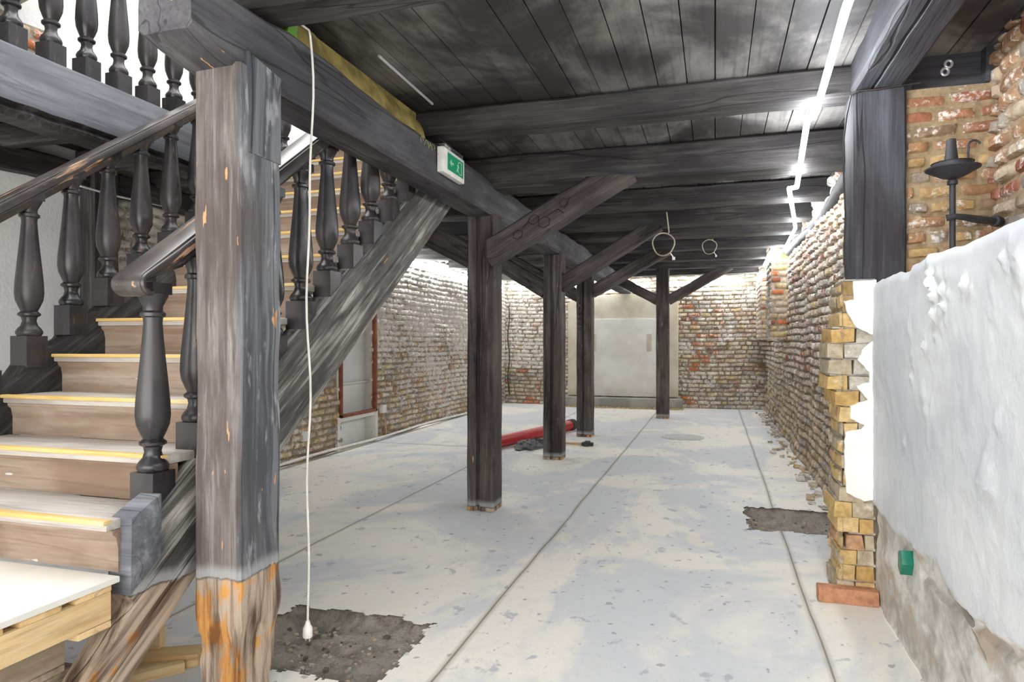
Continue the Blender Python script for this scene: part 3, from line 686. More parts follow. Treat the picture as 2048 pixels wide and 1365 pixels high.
brace((-1.88, .66), (-3.05, 1.30), 9.56, .15, .17, 'brace rising left from the post with pink writing', seed=78)
# carved outlines on brace 2 (on its camera-facing side, in the brace's own plane)
def on_b2(s_, t_):   # s along, t across
    a = Vector((-1.70, 4.888, H + .68)); b = Vector((-.60, 4.888, H + 1.28)); d = (b - a).normalized(); n_ = Vector((-d.z, 0, d.x)); return a + d * s_ + n_ * t_
mb = MB()
for cx_, ty, r_, sd in ((.30, -.005, .042, 6), (.46, .03, .045, 6), (.52, -.03, .05, 6), (.72, .02, .04, 5)):
    mb.tube([on_b2(cx_ + r_ * math.cos(a), ty + r_ * .8 * math.sin(a)) for a in [k * 2 * math.pi / sd for k in range(sd)]], .0028, 5, closed=True)
for a, b, c, d in ((.36, .02, .44, .05), (.56, .0, .66, .0), (.66, 0, .68, -.05), (.70, -.02, .78, .03)): mb.tube([on_b2(a, b), on_b2(c, d)], .0028, 5)
o = mb.build('carved_marks', M['carve'], None, 30); o.parent = B2; o.matrix_parent_inverse = B2.matrix_world.inverted()
# faded writing on the girder, and on the fourth post
mb = MB(); y = 3.66
for k in range(9):
    z = H + 1.205 - (y - 3.66) * .02; pts = [(-1.668, y + .018 * math.cos(a) * (1 + .3 * (k % 2)), z + .022 * math.sin(a * (1 + (k % 3) * .5))) for a in [q * .7 for q in range(7)]]
    mb.tube(pts, .0022, 4); y += .055 if k != 3 else .09
    o = mb.build('letter', M['chalk'], None, 30); o.parent = g; o.matrix_parent_inverse = g.matrix_world.inverted(); o['label'] = 'faint yellowish scribbled letter'; mb = MB()
mb = MB()
for k, ch_ in enumerate('XVIIII'):
    z = H + .50 - k * .07; x = -1.875; y = 9.442; mb = MB()
    if ch_ == 'X': mb.tube([(x, y, z), (x + .025, y, z + .025), (x + .05, y, z + .05), (x + .025, y, z + .025), (x, y, z + .05), (x + .05, y, z)], .004, 4)
    elif ch_ == 'V': mb.tube([(x, y, z + .05), (x + .025, y, z), (x + .05, y, z + .05)], .004, 4)
    else: mb.tube([(x + .045, y, z + .012), (x, y, z), (x, y, z + .03)], .004, 4)
    o = mb.build('letter', M['pink'], None, 30); o.parent = P4; o.matrix_parent_inverse = P4.matrix_world.inverted(); o['label'] = 'faint pink letter'
# yellow infill above the girder
mb = MB(); vs = []; n1, n2 = 60, 10
for j in range(n2 + 1):
    for i in range(n1 + 1):
        y = 2.42 + 1.5 * i / n1; z = GZ1 - .06 + (.235 - .05 * (i / n1) ** 3) * j / n2
        vs.append((-1.76 - .05 * (j / n2) ** 2 + .02 * fbm((y * 5, z * 5, 1), 4), y, z))
fs = [(j * (n1 + 1) + i, j * (n1 + 1) + i + 1, (j + 1) * (n1 + 1) + i + 1, (j + 1) * (n1 + 1) + i) for j in range(n2) for i in range(n1)]
mb.add(vs, fs); mb.box(-1.9, -1.83, 2.42, 3.92, GZ1 - .04, CZ - .02)
tag(mb.build('clay_infill', M['yellowfill'], None, 60), 'rough yellow clay infill strip above the girder beside the foreground post', 'infill')
mb = MB(); mb.box(-1.80, -1.735, 2.44, 2.52, GZ1 + .01, CZ - .04, jit=.01)
tag(mb.build('foam_piece', M['green'], None, 30), 'small bright green piece of foam in the gap above the girder', 'foam')
mb = MB(); mb.tube([W(758, 112, Z=CZ - .012), W(865, 208, Z=CZ - .012)], .008, 8)
tag(mb.build('metal_conduit', M['steel'], None, 30), 'thin pale metal conduit fixed to the ceiling boards', 'pipe')
# ================================================================== STAIRCASE
RI, GO = .18, .244
def sy(k): return 2.72 + (k - 5) * GO
def sz(k): return H + .12 + (k - 5) * RI
st = thing('staircase', 'wooden staircase with brown risers, yellow nosings and black turned balusters', 'staircase', (-2.55, 1.75, sz(0)))
def fin(o):
    o.parent = st; o.matrix_parent_inverse = Matrix.Translation(-Vector(st.location)); return o
TX0, TX1 = -3.085, -1.94
def xbox(name, x0, x1, y0, y1, z0, z1, mat, bevel=.004, jit=0):
    """box whose own X axis runs along world x, origin at its corner"""
    mb_ = MB(); mb_.box(0, x1 - x0, 0, y1 - y0, 0, z1 - z0, jit=jit); o = mb_.build(name, mat, None, 30, bevel=bevel); o.location = (x0, y0, z0); return o
def dup(o, **k):
    c = o.copy(); C.objects.link(c); return c
for k in range(1, 14):
    z = sz(k); y = sy(k); TX1 = -1.94 if k < 3 else -2.02
    t_ = xbox('tread', TX0, TX1, y, y + GO + .035, z - .035, z, M['tread'], .008); t_.location.z = z - .035; fin(t_)
    n_ = xbox('nosing', TX0, TX1, y - .012, y + .022, z - .012, z + .004, M['nosing'], .004); n_.parent = t_; n_.matrix_parent_inverse = Matrix.Translation(-Vector(t_.location)) @ Matrix.Identity(4)
    n_['label'] = 'yellow nosing strip'
    # riser with a slightly hollow face and cove under the nosing
    mb = MB(); prof = [(y + .022, z - .035), (y + .024, z - .05), (y + .038, z - .062), (y + .046, z - .10), (y + .046, z - RI - .002), (y + .066, z - RI - .002), (y + .066, z - .035)]
    mb.prism([(a - y, b - z) for a, b in prof], 'x', 0, TX1 - TX0); r_ = mb.build('riser', M['riser'], None, 50); r_.location = (TX0, y, z); fin(r_)
    r_['label'] = 'worn brown riser board'
SL = .735
def top_r(y): return H + .10 + SL * (y - 2.89)
prof = [(1.44, 0), (1.55, .13), (1.67, .26), (1.75, .34), (1.83, .44), (1.835, top_r(1.835) - .02), (1.87, top_r(1.87) + .01)]
n1 = 26
prof += [(1.87 + (5.0 - 1.87) * i / n1, top_r(1.87 + (5.0 - 1.87) * i / n1) + .006 * fbm((i * .7, 1, 1))) for i in range(1, n1 + 1)]
bot = [(5.0, H + 1.215), (2.666, H - .499), (2.13, H - .90), (1.813, H - 1.163), (1.70, H - 1.25), (1.60, 0)]
for i in range(len(bot) - 1):
    a, b = bot[i], bot[i + 1]; m = max(2, int(math.dist(a, b) / .12))
    for q in range(m): prof.append((a[0] + (b[0] - a[0]) * q / m, a[1] + (b[1] - a[1]) * q / m + .008 * fbm((q * .9, i, 3))))
prof.append(bot[-1])
# build in a frame whose X axis follows the slope, so the grain runs along the stringer
def slope_obj(name, profile, x0, x1, mat, bevel=.01, cross=6):
    th = math.atan(SL); R_ = Matrix.Rotation(-th, 4, 'Y'); base = Matrix.Translation((0, 1.9, H - .55)) @ Matrix(((0, -1, 0, 0), (1, 0, 0, 0), (0, 0, 1, 0), (0, 0, 0, 1))) @ R_
    inv = base.inverted(); mb_ = MB()
    mb_.prism(profile, 'x', x0, x1); mb_.v = [tuple(inv @ Vector(v)) for v in mb_.v]
    o = mb_.build(name, mat, None, 30, bevel=bevel); o.matrix_world = base; return o
SR = slope_obj('stringer', prof, -2.035, -1.918, M['string'], .012)
bpy.context.view_layer.update()
def finm(o):
    mw = o.matrix_world.copy(); o.parent = st; o.matrix_parent_inverse = Matrix.Translation(-Vector(st.location)); o.matrix_world = mw; return o
fin(SR); SR['label'] = 'thick grey dusty stringer on the right, bare split wood at its foot'
# newel block that caps the foot of the stringer
mb = MB(); mb.prism([(1.795, H - .86), (1.93, H - .76), (1.93, H - .54), (1.87, H - .565), (1.80, H - .60)], 'x', -1.985, -1.892)
o = fin(mb.build('newel_block', M['string2'], None, 30, bevel=.006)); o['label'] = 'dark grey block at the foot of the stringer'
# carved curls (stringer brackets) between right baluster blocks
def top_l(y): return H - .07 + .72 * (y - 2.394)
prof = [(1.2, top_l(1.2) - .30)]
n1 = 60
for i in range(n1 + 1):
    y = 1.2 + (4.9 - 1.2) * i / n1; prof.append((y, top_l(y) + .028 * math.sin((y - 2.394) / .244 * 2 * math.pi + 1.2) + .006 * fbm((y * 6, 0, 0))))
prof += [(4.9, top_l(4.9) - .32)]
o = slope_obj('stringer', prof, -3.20, -3.085, M['blackwood'], .012); fin(o); o['label'] = 'black wavy topped stringer on the left side of the steps'
# balusters
BP = [(.048, .10), (.055, .112), (.055, .122), (.048, .135), (.035, .15), (.029, .172), (.033, .19), (.046, .198), (.047, .207), (.034, .218), (.044, .24), (.056, .27), (.060, .305), (.058, .355), (.051, .43), (.043, .51), (.036, .59), (.032, .645), (.034, .663), (.043, .668), (.043, .680), (.033, .688), (.034, .705), (.046, .73), (.052, .742), (.052, .75)]
def baluster(name='baluster', low=.05, htop=.79):
    mb_ = MB(); a = .052; mb_.box(-a, a, -a, a, -low, .10); mb_.lathe(BP, 20); mb_.box(-.045, .045, -.045, .045, .748, htop)
    return mb_.build(name, M['baluster'], None, 40)
b0 = baluster(); first = True
RY = [1.975, 2.19, 2.425, 2.66, 2.895, 3.13, 3.365, 3.60, 3.835, 4.07, 4.305, 4.54]
LY = [1.74, 1.958, 2.176, 2.394, 2.612, 2.83, 3.048, 3.266, 3.484, 3.702, 3.92, 4.14, 4.36]
for ys_, x, f_ in ((RY, -1.978, top_r), (LY, -3.135, top_l)):
    for y in ys_:
        b_ = b0 if first else dup(b0); first = False
        b_.location = (x, y, f_(y) - (0.0 if x > -3 else .0)); fin(b_)
# bracket curls
mb0 = MB(); mb0.tube([(0, .06, .0), (0, .09, .035), (0, .135, .06), (0, .17, .10)], lambda t_: .03 + .01 * math.sin(t_ * 6), 8)
c0 = mb0.build('curl', M['blackwood'], None, 50)
for i, y in enumerate(RY[:-1]):
    c_ = c0 if i == 0 else dup(c0); c_.location = (-1.985, y, top_r(y) + .01); fin(c_)
# handrails
def rail(name, x, w_, y0, y1, zf, label, curl=True):
    prof_ = [(-.5, .50), (-.5, .78), (-.47, .86), (-.43, .88), (-.42, .97), (-.38, 1.0), (.38, 1.0), (.42, .97), (.43, .88), (.47, .86), (.5, .78), (.5, .50), (.40, .42), (.40, .22), (.27, 0), (-.27, 0), (-.40, .22), (-.40, .42)]
    hh = .085; pts = [Vector((0, 0, 0))]; p0 = Vector((x, y0, zf(y0))); p1 = Vector((x, y1, zf(y1)))
    L = (p1 - p0).length; vs = []; fs = []; n_ = len(prof_); stn = []
    if curl:
        for q in range(10): a = (1 - q / 9) * 2.9; stn.append((a, None, None))
    stn += [(L * q / 20 + (0.0), 0, 0) for q in range(0 if not curl else 1, 21)]
    for sx_, sz_, a in stn:
        for (u_, v_) in prof_:
            if sz_ is None:      # roll the rail end round an axis below it
                rr = hh * .52; k_ = (v_ - .48) if v_ > .48 else 0; rad = max(.004, rr * min(1, .25 + v_ * .75))
                vs.append((-rad * math.sin(sx_), u_ * w_, -rr + rad * math.cos(sx_))); continue
            vv = v_ * hh - hh      # measured down from the top
            vs.append((sx_ + math.sin(a) * (-vv) * -0.0 + (vv) * math.sin(a) * -.35 * 0, u_ * w_, sz_ + vv * (1 - .35 * (a / 1.9))))
    m = len(stn)
    fs = [(i * n_ + k_, i * n_ + (k_ + 1) % n_, (i + 1) * n_ + (k_ + 1) % n_, (i + 1) * n_ + k_) for i in range(m - 1) for k_ in range(n_)]
    fs += [tuple(range(n_))[::-1], tuple((m - 1) * n_ + k_ for k_ in range(n_))]
    mb_ = MB(); mb_.add(vs, fs); o = mb_.build(name, M['rail'], None, 40)
    ax = (p1 - p0).normalized(); ly = Vector((0, 0, 1)).cross(ax).normalized(); lz = ax.cross(ly)
    m4 = Matrix((ax, ly, lz)).transposed().to_4x4(); m4.translation = p0; o.matrix_world = m4; fin(o); o['label'] = label; return o
rail('handrail', -1.965, .145, 1.86, 4.9, lambda y: H + .235 + .735 * (y - 1.85), 'broad black handrail with a rolled lower end')
rail('handrail', -3.135, .11, .9, 4.9, lambda y: H + .655 + .715 * (y - 2.25), 'worn handrail over the left balusters', False)
# ================================================================== GALLERY over the left side
gb = xbox('gallery_beam', 0, 6.9, 0, .10, 0, .29, M['fascia'], .004)
gb.matrix_world = Matrix.Translation((-3.36, -1.9, H + 1.20)) @ Matrix.Rotation(math.pi / 2, 4, 'Z')
tag(gb, 'wide grey fascia beam of the upper gallery carrying black balusters', 'beam')
mb = MB(); prof = [(-3.50, H + 1.13), (-3.37, H + 1.13), (-3.345, H + 1.16), (-3.37, H + 1.185), (-3.335, H + 1.2), (-3.50, H + 1.2)]
n1 = 70; vs = []; fs = []
for i in range(n1 + 1):
    for (x, z) in prof: vs.append((x + .008 * fbm((i * .5, z * 9, 1)), -1.9 + 6.8 * i / n1, z + .008 * fbm((i * .6, x * 9, 4))))
k_ = len(prof); fs = [(i * k_ + q, i * k_ + (q + 1) % k_, (i + 1) * k_ + (q + 1) % k_, (i + 1) * k_ + q) for i in range(n1) for q in range(k_)]
mb.add(vs, fs); tag(mb.build('gallery_moulding', M['blackwood'], None, 30), 'dirty black moulding under the grey gallery beam', 'moulding')
mb = MB(); mb.box(-4.47, -3.5, -1.9, 4.9, H + 1.40, H + 1.45)
tag(mb.build('trim_5', M['blackwood'], None, 20), kind=ST)
for i in range(6):
    y = 2.55 + (i - 1) * .62
    o = timber('gallery_joist', (-4.45, y, H + 1.32), (-3.5, y, H + 1.32), .10, .15, M['blackwood'], seed=90 + i, jit=.006)
    tag(o, 'black joist under the gallery at the left, %s of the six counted from the viewer' % ['first', 'second', 'third', 'fourth', 'fifth', 'sixth'][i], 'joist', 'gallery joists')
o = timber('wall_beam', (-4.40, -1.8, H + 1.20), (-4.40, 4.95, H + 1.20), .13, .16, M['blackwood'], seed=97, jit=.01); tag(o, 'black beam along the top of the left wall under the gallery', 'beam')
gr = thing('gallery_railing', 'row of black turned balusters standing on the grey gallery beam', 'railing', (-3.41, 3, H + 1.49))
gb0 = baluster('baluster', 0.0, .83); sc_ = 1.0
for i in range(14):
    y = 2.51 + (i - 3) * .2135
    b_ = gb0 if i == 0 else dup(gb0); b_.location = (0, y - 3, 0); b_.scale = (.95, .95, 1.08); b_.parent = gr
mb = MB(); mb.box(-.06, .06, -1.5, 2.0, .895, .96); mb.build('handrail', M['rail'], gr, 30, bevel=.01)
# ================================================================== THINGS
# LED strips
def led(name, pts, label, r=.017):
    mb_ = MB(); fine = []
    pts = [Vector(p) for p in pts]
    for i in range(len(pts) - 1):
        n_ = max(1, int((pts[i + 1] - pts[i]).length / .4))
        for q in range(n_):
            t_ = q / n_; p = pts[i].lerp(pts[i + 1], t_); p.z -= .0; fine.append(p)
    fine.append(pts[-1]); mb_.tube(fine, r, 6, 0)
    return tag(mb_.build(name, M['led'], None, 60), label, 'light')
zl = H + 1.262
led('light_strip', [(.39, -.5, zl), (.475, 2.82, zl), (.53, 4.0, zl), (.50, 4.12, zl - .01), (.60, 5.55, H + 1.19), (.55, 5.6, H + 1.195), (.74, 7.1, zl - .02), (.83, 7.8, zl - .03), (.86, 9.3, zl - .06), (.80, 10.0, zl - .06), (.72, 10.1, zl - .06), (.72, 10.95, zl - .08), (.88, 11.6, zl - .10), (.85, 12.6, zl - .06), (.74, 12.8, zl - .1), (.72, 13.7, zl - .04), (.45, 14.02, zl - .05), (-.3, 14.08, zl - .05), (-1.1, 14.1, zl - .05)],
    'long bright LED strip zigzagging under the joists along the right wall')
led('light_strip', [(-1.3, 14.08, zl - .06), (-4.3, 14.1, zl - .05)], 'bright LED strip at the top of the far brick wall behind the posts')
led('light_strip', [(-4.40, 13.9, zl - .08), (-4.40, 11, zl - .06), (-4.40, 9.5, zl - .05), (-4.40, 6.0, zl - .05)], 'LED strip along the top of the left brick wall')
# exit sign
y0, y1, z0, z1 = 3.90, 4.27, H + 1.075, H + 1.235
sg = thing('exit_sign', 'small green and white exit sign fixed to the side of the girder', 'sign', (-1.66, 4.08, H + 1.15))
def child(mb_, name, mat, par, bevel=0, angle=30):
    o = mb_.build(name, mat, None, angle, bevel=bevel); o.parent = par; o.matrix_parent_inverse = Matrix.Translation(-Vector(par.location)); return o
mb = MB(); mb.box(-1.675, -1.632, y0, y1, z0, z1); child(mb, 'housing', M['plastic'], sg, .006)
mb = MB(); mb.box(-1.633, -1.629, y0 + .07, y1 - .03, z0 + .03, z1 - .022); f_ = child(mb, 'sign_face', M['signgreen'], sg)
mb = MB()
def yz(poly): mb.prism([(y0 + a, z0 + b) for a, b in poly], 'x', -1.6295, -1.6275)
yz([(.10, .083), (.13, .108), (.13, .09), (.165, .09), (.165, .076), (.13, .076), (.13, .058)])        # arrow pointing left
child(mb, 'arrow', M['signwhite'], sg); mb = MB()
yz([(.262, .04), (.305, .04), (.305, .125), (.262, .125), (.262, .12), (.30, .12), (.30, .045), (.262, .045)])     # doorway
yz([(.24, .112), (.25, .12), (.26, .112), (.25, .104)]); yz([(.225, .095), (.25, .10), (.262, .08), (.256, .078), (.246, .088), (.243, .07), (.258, .05), (.252, .046), (.235, .066), (.222, .048), (.215, .052), (.232, .074), (.236, .09), (.228, .088)])
child(mb, 'running_figure', M['signwhite'], sg)
mb = MB(); mb.tube([(-1.66, 4.15, z1), (-1.67, 4.14, z1 + .05), (-1.70, 4.10, z1 + .08), (-1.72, 4.0, z1 + .09)], .004, 6); child(mb, 'lead', M['cabledark'], sg)
# white cable with plug hanging from the girder
cb = thing('hanging_cable', 'white cable hanging from the girder down to the dirt pit, plug at its end', 'cable', (-1.64, 2.49, .1))
pts = []
for i in range(30):
    z = 2.66 - (2.66 - .16) * i / 29; pts.append((-1.655 + .006 * math.sin(i * .8) + .006 * math.sin(i * .31), 2.49 + .012 * math.sin(i * .45) - .02 * (i / 29), z))
pts = [(-1.70, 2.38, 2.685), (-1.668, 2.44, 2.69), (-1.655, 2.48, 2.68)] + pts
mb = MB(); mb.tube(pts, .0048, 8); child(mb, 'cord', M['cable'], cb)
mb = MB(); e = pts[-1]; mb.lathe([(.008, .165), (.012, .15), (.02, .135), (.021, .10), (.019, .095)], 12, (e[0], e[1])); child(mb, 'plug', M['plastic'], cb)
mb = MB()
for s_ in (-1, 1): mb.lathe([(.0025, .098), (.0025, .078)], 8, (e[0] + s_ * .009, e[1]))
child(mb, 'pin', M['steel'], cb)
# coiled cables from joists
def coil(px, py, y, r_, label, th):
    c = W(px, py, Y=y); z1_ = H + 1.28; par = thing('cable_coil', label, 'cable', (c.x, c.y, c.z))
    mb_ = MB(); a = [(c.x + (r_ + .006 * math.sin(3 * t_)) * math.cos(t_), c.y + .02 * math.sin(t_ * 2), c.z + r_ * 1.06 * math.sin(t_)) for t_ in [q * 2 * math.pi / 32 for q in range(80)]]
    mb_.tube([(c.x + .03, c.y, z1_), (c.x + r_ * .5, c.y, c.z + r_ * 1.1)] + a[6:], th, 6); child(mb_, 'loop', M['cablegrey'], par)
    mb_ = MB(); q = a[-1]; mb_.tube([(c.x + r_ * .6, c.y, c.z - r_ * .8), (c.x + r_ * .9, c.y, c.z - r_ * 1.25)], th, 6); mb_.box(c.x + r_ * .8, c.x + r_ * 1.05, c.y - .02, c.y + .02, c.z - r_ * 1.5, c.z - r_ * 1.22)
    child(mb_, 'connector', M['plastic'], par, .003)
coil(1327, 489, 6.75, .105, 'nearer and larger loop of beige cable hanging below a joist', .007)
coil(1419, 494, 8.7, .085, 'farther and smaller loop of beige cable hanging below a joist', .006)
# black cables: back wall and along the right upright
mb = MB(); mb.tube([(W(1017, 575 + i * 15, Y=14.08).x + .02 * math.sin(i * .9), 14.09, H + .8 - i * .13) for i in range(16)], .012, 6)
tag(mb.build('wall_cable', M['cabledark'], None, 30), 'thin dark cable hanging down the far left brickwork', 'cable')
mb = MB(); pts = [(1.0, 3.87, H + 1.325), (.9, 3.868, H + 1.318), (.80, 3.868, H + 1.31), (.72, 3.868, H + 1.312), (.685, 3.89, H + 1.30), (.675, 3.95, H + 1.22), (.668, 4.0, H + 1.1), (.672, 4.02, H + .9), (.68, 4.02, H + .7), (.675, 4.03, H + .5), (.68, 4.02, H + .36)]
mb.tube(pts, .005, 6); tag(mb.build('wall_cable', M['cabledark'], None, 30), 'thin cable clipped around the dark upright on the right', 'cable')
# wall sockets and skirting pipe at left
def socket(y, z, label):
    par = thing('wall_socket', label, 'socket', (-4.42, y, z)); mb_ = MB(); mb_.box(-4.47, -4.40, y - .05, y + .05, z - .055, z + .055); child(mb_, 'box', M['plastic'], par, .008)
    mb_ = MB(); mb_.tube([(-4.42, y, z - .05), (-4.41, y + .02, z - .15), (-4.40, y + .04, .06)], .009, 6); child(mb_, 'lead', M['cablegrey'], par)
socket(6.55, .29, 'white surface socket low on the left wall beside the large stringer')
socket(8.42, .42, 'white surface socket low on the left wall right of the framed niche')
mb = MB(); mb.tube([(-4.40, 6.0 + i * .5, .05 + .01 * math.sin(i)) for i in range(15)], .016, 8)
tag(mb.build('skirting_pipe', M['cable'], None, 30), 'thin white pipe along the foot of the left brick wall', 'pipe')
mb = MB(); mb.tube([W(160, 372, X=-4.28), W(230, 392, X=-4.3), W(300, 406, X=-4.36), W(395, 428, X=-4.38)], .008, 8)
tag(mb.build('wall_pipe', M['cable'], None, 30), 'thin pale pipe sloping across the left wall behind the balusters', 'pipe')
# red pipe
rp = thing('red_pipe', 'red plastic pipe lying on the floor behind the posts', 'pipe', (-2.4, 9, 0))
a = Vector((-2.66, 8.1, .078)); b = Vector((-2.13, 10.1, .078)); mb = MB(); mb.tube([a, a.lerp(b, .5), b], .075, 20); child(mb, 'tube', M['red'], rp)
d = (b - a).normalized(); mb = MB(); mb.tube([b - d * .02, b + d * .10], .086, 20); mb.tube([b + d * .10, b + d * .12], .07, 20); child(mb, 'socket_end', M['ragdark'], rp)
# rags/bags in front of the pipe
for i, (x, y, s_, m_) in enumerate(((-2.28, 8.25, .16, 'rag'), (-2.08, 8.55, .15, 'ragdark'), (-2.28, 8.62, .11, 'ragdark'))):
    mb = MB(); vs = []; n1, n2 = 18, 12
    for j in range(n2 + 1):
        for k in range(n1):
            th = math.pi * .5 * j / n2; ph = 2 * math.pi * k / n1; q = 1 + .55 * fbm((math.cos(ph) * 2 + i * 5, math.sin(ph) * 2, j * .3), 4)
            vs.append((x + s_ * q * math.cos(th) * math.cos(ph), y + s_ * 1.3 * q * math.cos(th) * math.sin(ph), s_ * .6 * math.sin(th) * (1 + .5 * fbm((ph, th * 3, i)))))
    fs = [(j * n1 + k, j * n1 + (k + 1) % n1, (j + 1) * n1 + (k + 1) % n1, (j + 1) * n1 + k) for j in range(n2) for k in range(n1)]
    mb.add(vs, fs); tag(mb.build('rag', M[m_], None, 40), ['light grey crumpled rag lying in front of the red pipe', 'dark crumpled rag nearest the second dark post beside the red pipe', 'dark crumpled rag tucked against the red pipe'][i], 'rag')
# hammer-like tool behind post 3
c = W(1150, 888, Z=0.02); tl_ = thing('hammer', 'small hammer with wooden handle on the floor between two dark posts', 'tool', (c.x, c.y, 0))
mb = MB(); mb.tube([(c.x - .16, c.y, .022), (c.x + .14, c.y + .02, .022)], .015, 8); child(mb, 'handle', M['pine'], tl_)
mb = MB(); mb.box(c.x + .12, c.x + .19, c.y - .07, c.y + .09, 0, .055); mb.box(c.x + .09, c.x + .24, c.y - .025, c.y + .03, 0.0, .045); child(mb, 'head', M['iron'], tl_, .006)
# metal plate cover in the floor (round)
c = W(1365, 875, Z=0); mb = MB(); mb.lathe([(.30, -.004), (.30, .004), (.29, .006), (.0, .006)], 40, (c.x, c.y)); 
tag(mb.build('screed_patch', M['patch'], None, 30), 'round grey screed patch on the floor near the lone post', 'patch')
# iron candle sconce
y = 3.6; sc = W(1905, 437, Y=y); cx_ = sc.x; sn = thing('candle_sconce', 'black wrought iron candle holder on an arm before the brick recess', 'sconce', (1.3, 3.75, sc.z))
mb = MB(); mb.lathe([(.013, 1.672), (.013, H + .735), (.022, H + .74), (.022, H + .755), (.012, H + .765), (.02, H + .775)], 14, (cx_, y)); child(mb, 'rod', M['iron'], sn)
mb = MB(); mb.lathe([(.012, H + .762), (.05, H + .775), (.112, H + .81), (.114, H + .816), (.09, H + .81), (.085, H + .815), (.085, H + .835), (.088, H + .84), (.01, H + .838)], 28, (cx_, y)); child(mb, 'drip_pan', M['iron'], sn)
mb = MB(); mb.lathe([(.030, H + .838), (.027, H + .87), (.022, H + .91), (.019, H + .95), (.012, H + .953), (.010, H + .93)], 16, (cx_ - .005, y)); child(mb, 'candle_cup', M['iron'], sn)
mb = MB(); hk = [(cx_ + .065, y, H + .83), (cx_ + .063, y, H + .88), (cx_ + .066, y, H + .91)] + [(cx_ + .088 + .024 * math.cos(a), y, H + .915 + .024 * math.sin(a)) for a in [math.pi - q * .42 for q in range(8)]]
mb.tube(hk, .005, 8); child(mb, 'hook', M['iron'], sn)
mb = MB(); mb.tube([(cx_ - .03, y - .015, sc.z), (cx_, y - .022, sc.z + .006), (cx_ + .05, y, sc.z + .002), (1.20, 3.68, sc.z), (1.29, 3.745, sc.z)], lambda t_: .016 - .003 * math.sin(t_ * 6), 10); mb.tube([(1.275, 3.73, sc.z - .0), (1.31, 3.77, sc.z)], .026, 10); child(mb, 'arm', M['iron'], sn)
# white zinc plate on dark panel, hook on the brick wall
c = W(1893, 137, Y=3.965); mb = MB()
for dx, dz in ((0.008, .02), (-.008, -.018)): mb.tube([(c.x + dx + .016 * math.cos(a), 3.96, c.z + dz + .018 * math.sin(a)) for a in [k * math.pi / 6 for k in range(12)]], .007, 6, closed=True)
tag(mb.build('hanging_plate', M['steel'], None, 40), 'small white perforated metal plate on the black panel above the brick recess', 'bracket')
# green cap in the plaster wall
c = W(1823, 1127, X=.80); mb = MB(); mb.prism([(c.y - .035, c.z), (c.y - .01, c.z + .055), (c.y + .03, c.z + .04), (c.y + .035, c.z - .03), (c.y, c.z - .055)], 'x', .755, .815)
tag(mb.build('junction_box', M['glass_g'], None, 30, bevel=.006), 'small green plastic box stuck in the peeled foot of the white wall', 'box')
mb = MB(); cp = [W(px, py, X=.812) for px, py in ((1872, 1140), (1895, 1172), (1925, 1212), (1950, 1258), (1972, 1305), (2002, 1368), (2030, 1430))]
mb.tube([(p.x, p.y, p.z) for p in cp], .011, 8)
tag(mb.build('wall_conduit', M['conduit'], None, 40), 'grey conduit set in the peeled foot of the white wall below the green box', 'pipe')
# loose brick at the pier foot
mb = MB(); mb.box(.515, .80, 3.80, 3.87, .0, .078, 0, lin(206, 150, 116), .36, .004)
tag(mb.build('loose_brick', M['brick'], None, 30, bevel=.006), 'single pinkish brick lying on the floor at the foot of the pier', 'brick')
# rubble along the right wall
mb = MB()
for i in range(170):
    y = rnd.uniform(4.4, 13.5); x = .90 - abs(rnd.gauss(0, .08)) ; s_ = rnd.uniform(.006, .03) * (1.4 if rnd.random() < .1 else 1)
    if .1 < x and 5.1 < y < 5.9: continue
    mb.box(x - s_, x + s_, y - s_, y + s_, 0, s_ * rnd.uniform(.7, 1.3), 0, rnd.choice([BUF, GRY, lin(214, 208, 198), YEL]), .45, s_ * .35)
tag(mb.build('rubble', M['brick'], None, 30), 'small mortar rubble scattered along the foot of the right brick wall', 'rubble', kind='stuff')
mb = MB()
for i in range(260):
    a, b, c, d = PITS[0] if i % 2 else PITS[1]
    x = rnd.uniform(a + .06, b - .06); y = rnd.uniform(c + .06, d - .06); s_ = rnd.uniform(.003, .009) * (1.6 if rnd.random() < .08 else 1)
    zz = PITZ(x, y); mb.box(x - s_, x + s_, y - s_, y + s_, zz - s_, zz + s_, 0, rnd.choice([GRY, BUF, lin(110, 102, 92), lin(200, 196, 188)]), .3, s_ * .4)
tag(mb.build('pit_pebbles', M['brick'], None, 30), 'pebbles and mortar bits lying in the two dirt pits', 'pebbles', kind='stuff')
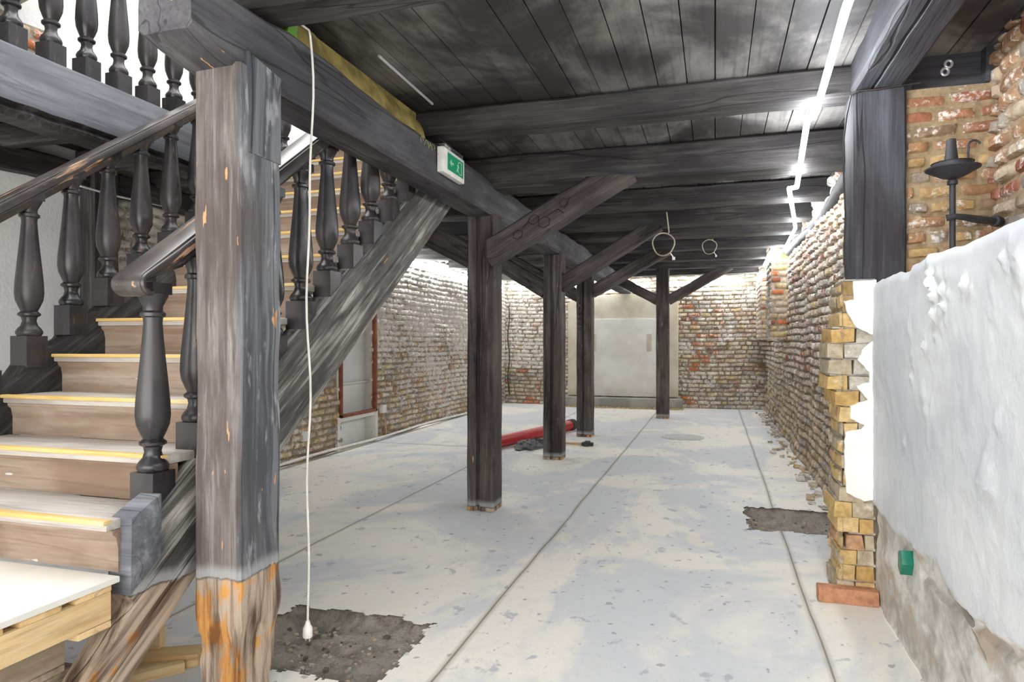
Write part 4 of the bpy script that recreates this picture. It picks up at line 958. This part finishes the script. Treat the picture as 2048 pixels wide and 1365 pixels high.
# pallets with a white board on top (the platform at the stair foot)
def pallet(z, label, dy=0, dx=0, mat='pine'):
    par = thing('pallet', label, 'pallet', (-2.5, 1.2, z), None)
    X1 = -1.915 + dx; Y0, Y1 = .55 + dy, 1.74 + dy; X0 = X1 - .85
    def pc(nm, x0, x1, y0_, y1_, z0_, z1_, m_):
        o = xbox(nm, 0, y1_ - y0_, 0, x1 - x0, 0, z1_ - z0_, M[m_], .003)
        o.matrix_world = Matrix.Translation((x1, y0_, z0_)) @ Matrix.Rotation(math.pi / 2, 4, 'Z')
        o.parent = par; o.matrix_parent_inverse = Matrix.Translation(-Vector(par.location))
    yb = Y0
    for i in range(7):   # deck boards run across, their ends show at the side
        w_ = .13; pcx = xbox('deck_board', X0, X1, yb, yb + w_, z + .118, z + .14, M[mat], .003); pcx.parent = par; pcx.matrix_parent_inverse = Matrix.Translation(-Vector(par.location)); yb += .177
    for x in (X1 - .045, (X0 + X1) / 2, X0): pc('bearer', x, x + .045, Y0, Y1, z + .024, z + .118, mat)
    for yy in (Y0, (Y0 + Y1) / 2 - .05, Y1 - .12):
        pcx = xbox('bottom_board', X0, X1, yy, yy + .12, z + .0, z + .022, M[mat], .003); pcx.parent = par; pcx.matrix_parent_inverse = Matrix.Translation(-Vector(par.location))
TZ = sz(0)
pallet(TZ - .163, 'topmost pale pine pallet directly under the white board', 0, 0)
pallet(TZ - .163 - .143, 'weathered pallet second from the top of the stack', -.05, -.14, 'pinegrey')
pallet(TZ - .163 - .286, 'weathered pallet third from the top of the stack', .0, -.15, 'pinegrey')
TZ4 = TZ - .163 - .286
mb = MB(); mb.box(-2.9, -2.07, .55, 1.72, 0, TZ4 - .002); 
o = mb.build('crate', M['pinegrey'], None, 30, bevel=.004); tag(o, 'low weathered crate under the pallet stack', 'crate')
mb = MB(); mb.box(-3.2, -1.905, .5, 1.765, TZ - .022, TZ - .002)
tag(mb.build('platform_board', M['cream'], None, 30, bevel=.003), 'large whitish board lying on the pallets at the stair foot', 'board')
# timber offcuts behind the stringer foot
for i, (px, py, l, w_, h_, rz, lab) in enumerate(((330, 1335, .34, .10, .055, .5, 'longest pine offcut lying on the floor between the stringer and the foreground post'),
                                             (285, 1322, .22, .09, .12, .5, 'short pine block standing nearest the stringer foot'), (300, 1360, .3, .09, .04, .9, 'thin pine offcut in front of the other two'))):
    c = W(px, py, Z=0); mb = MB(); mb.box(-l / 2, l / 2, -w_ / 2, w_ / 2, 0, h_); o = mb.build('timber_offcut', M['pine'], None, 30, bevel=.003); o.location = (c.x - .04, c.y, 0); o.rotation_euler = (0, 0, rz); tag(o, lab, 'offcut')

# groups of repeats
GR = {'wooden_post': 'upright timber posts', 'ceiling_joist': 'ceiling joists', 'brace': 'diagonal braces of the posts', 'light_strip': 'LED strips under the ceiling', 'rag': 'rags by the red pipe',
      'wall_socket': 'sockets on the left wall', 'pallet': 'stacked pallets', 'timber_offcut': 'pine offcuts', 'dirt_pit': 'pits in the floor', 'cable_coil': 'hanging cable loops', 'wall_cable': 'thin cables on the walls'}
for o in S.objects:
    k = o.name.split('.')[0]
    if o.parent is None and k in GR: o['group'] = GR[k]
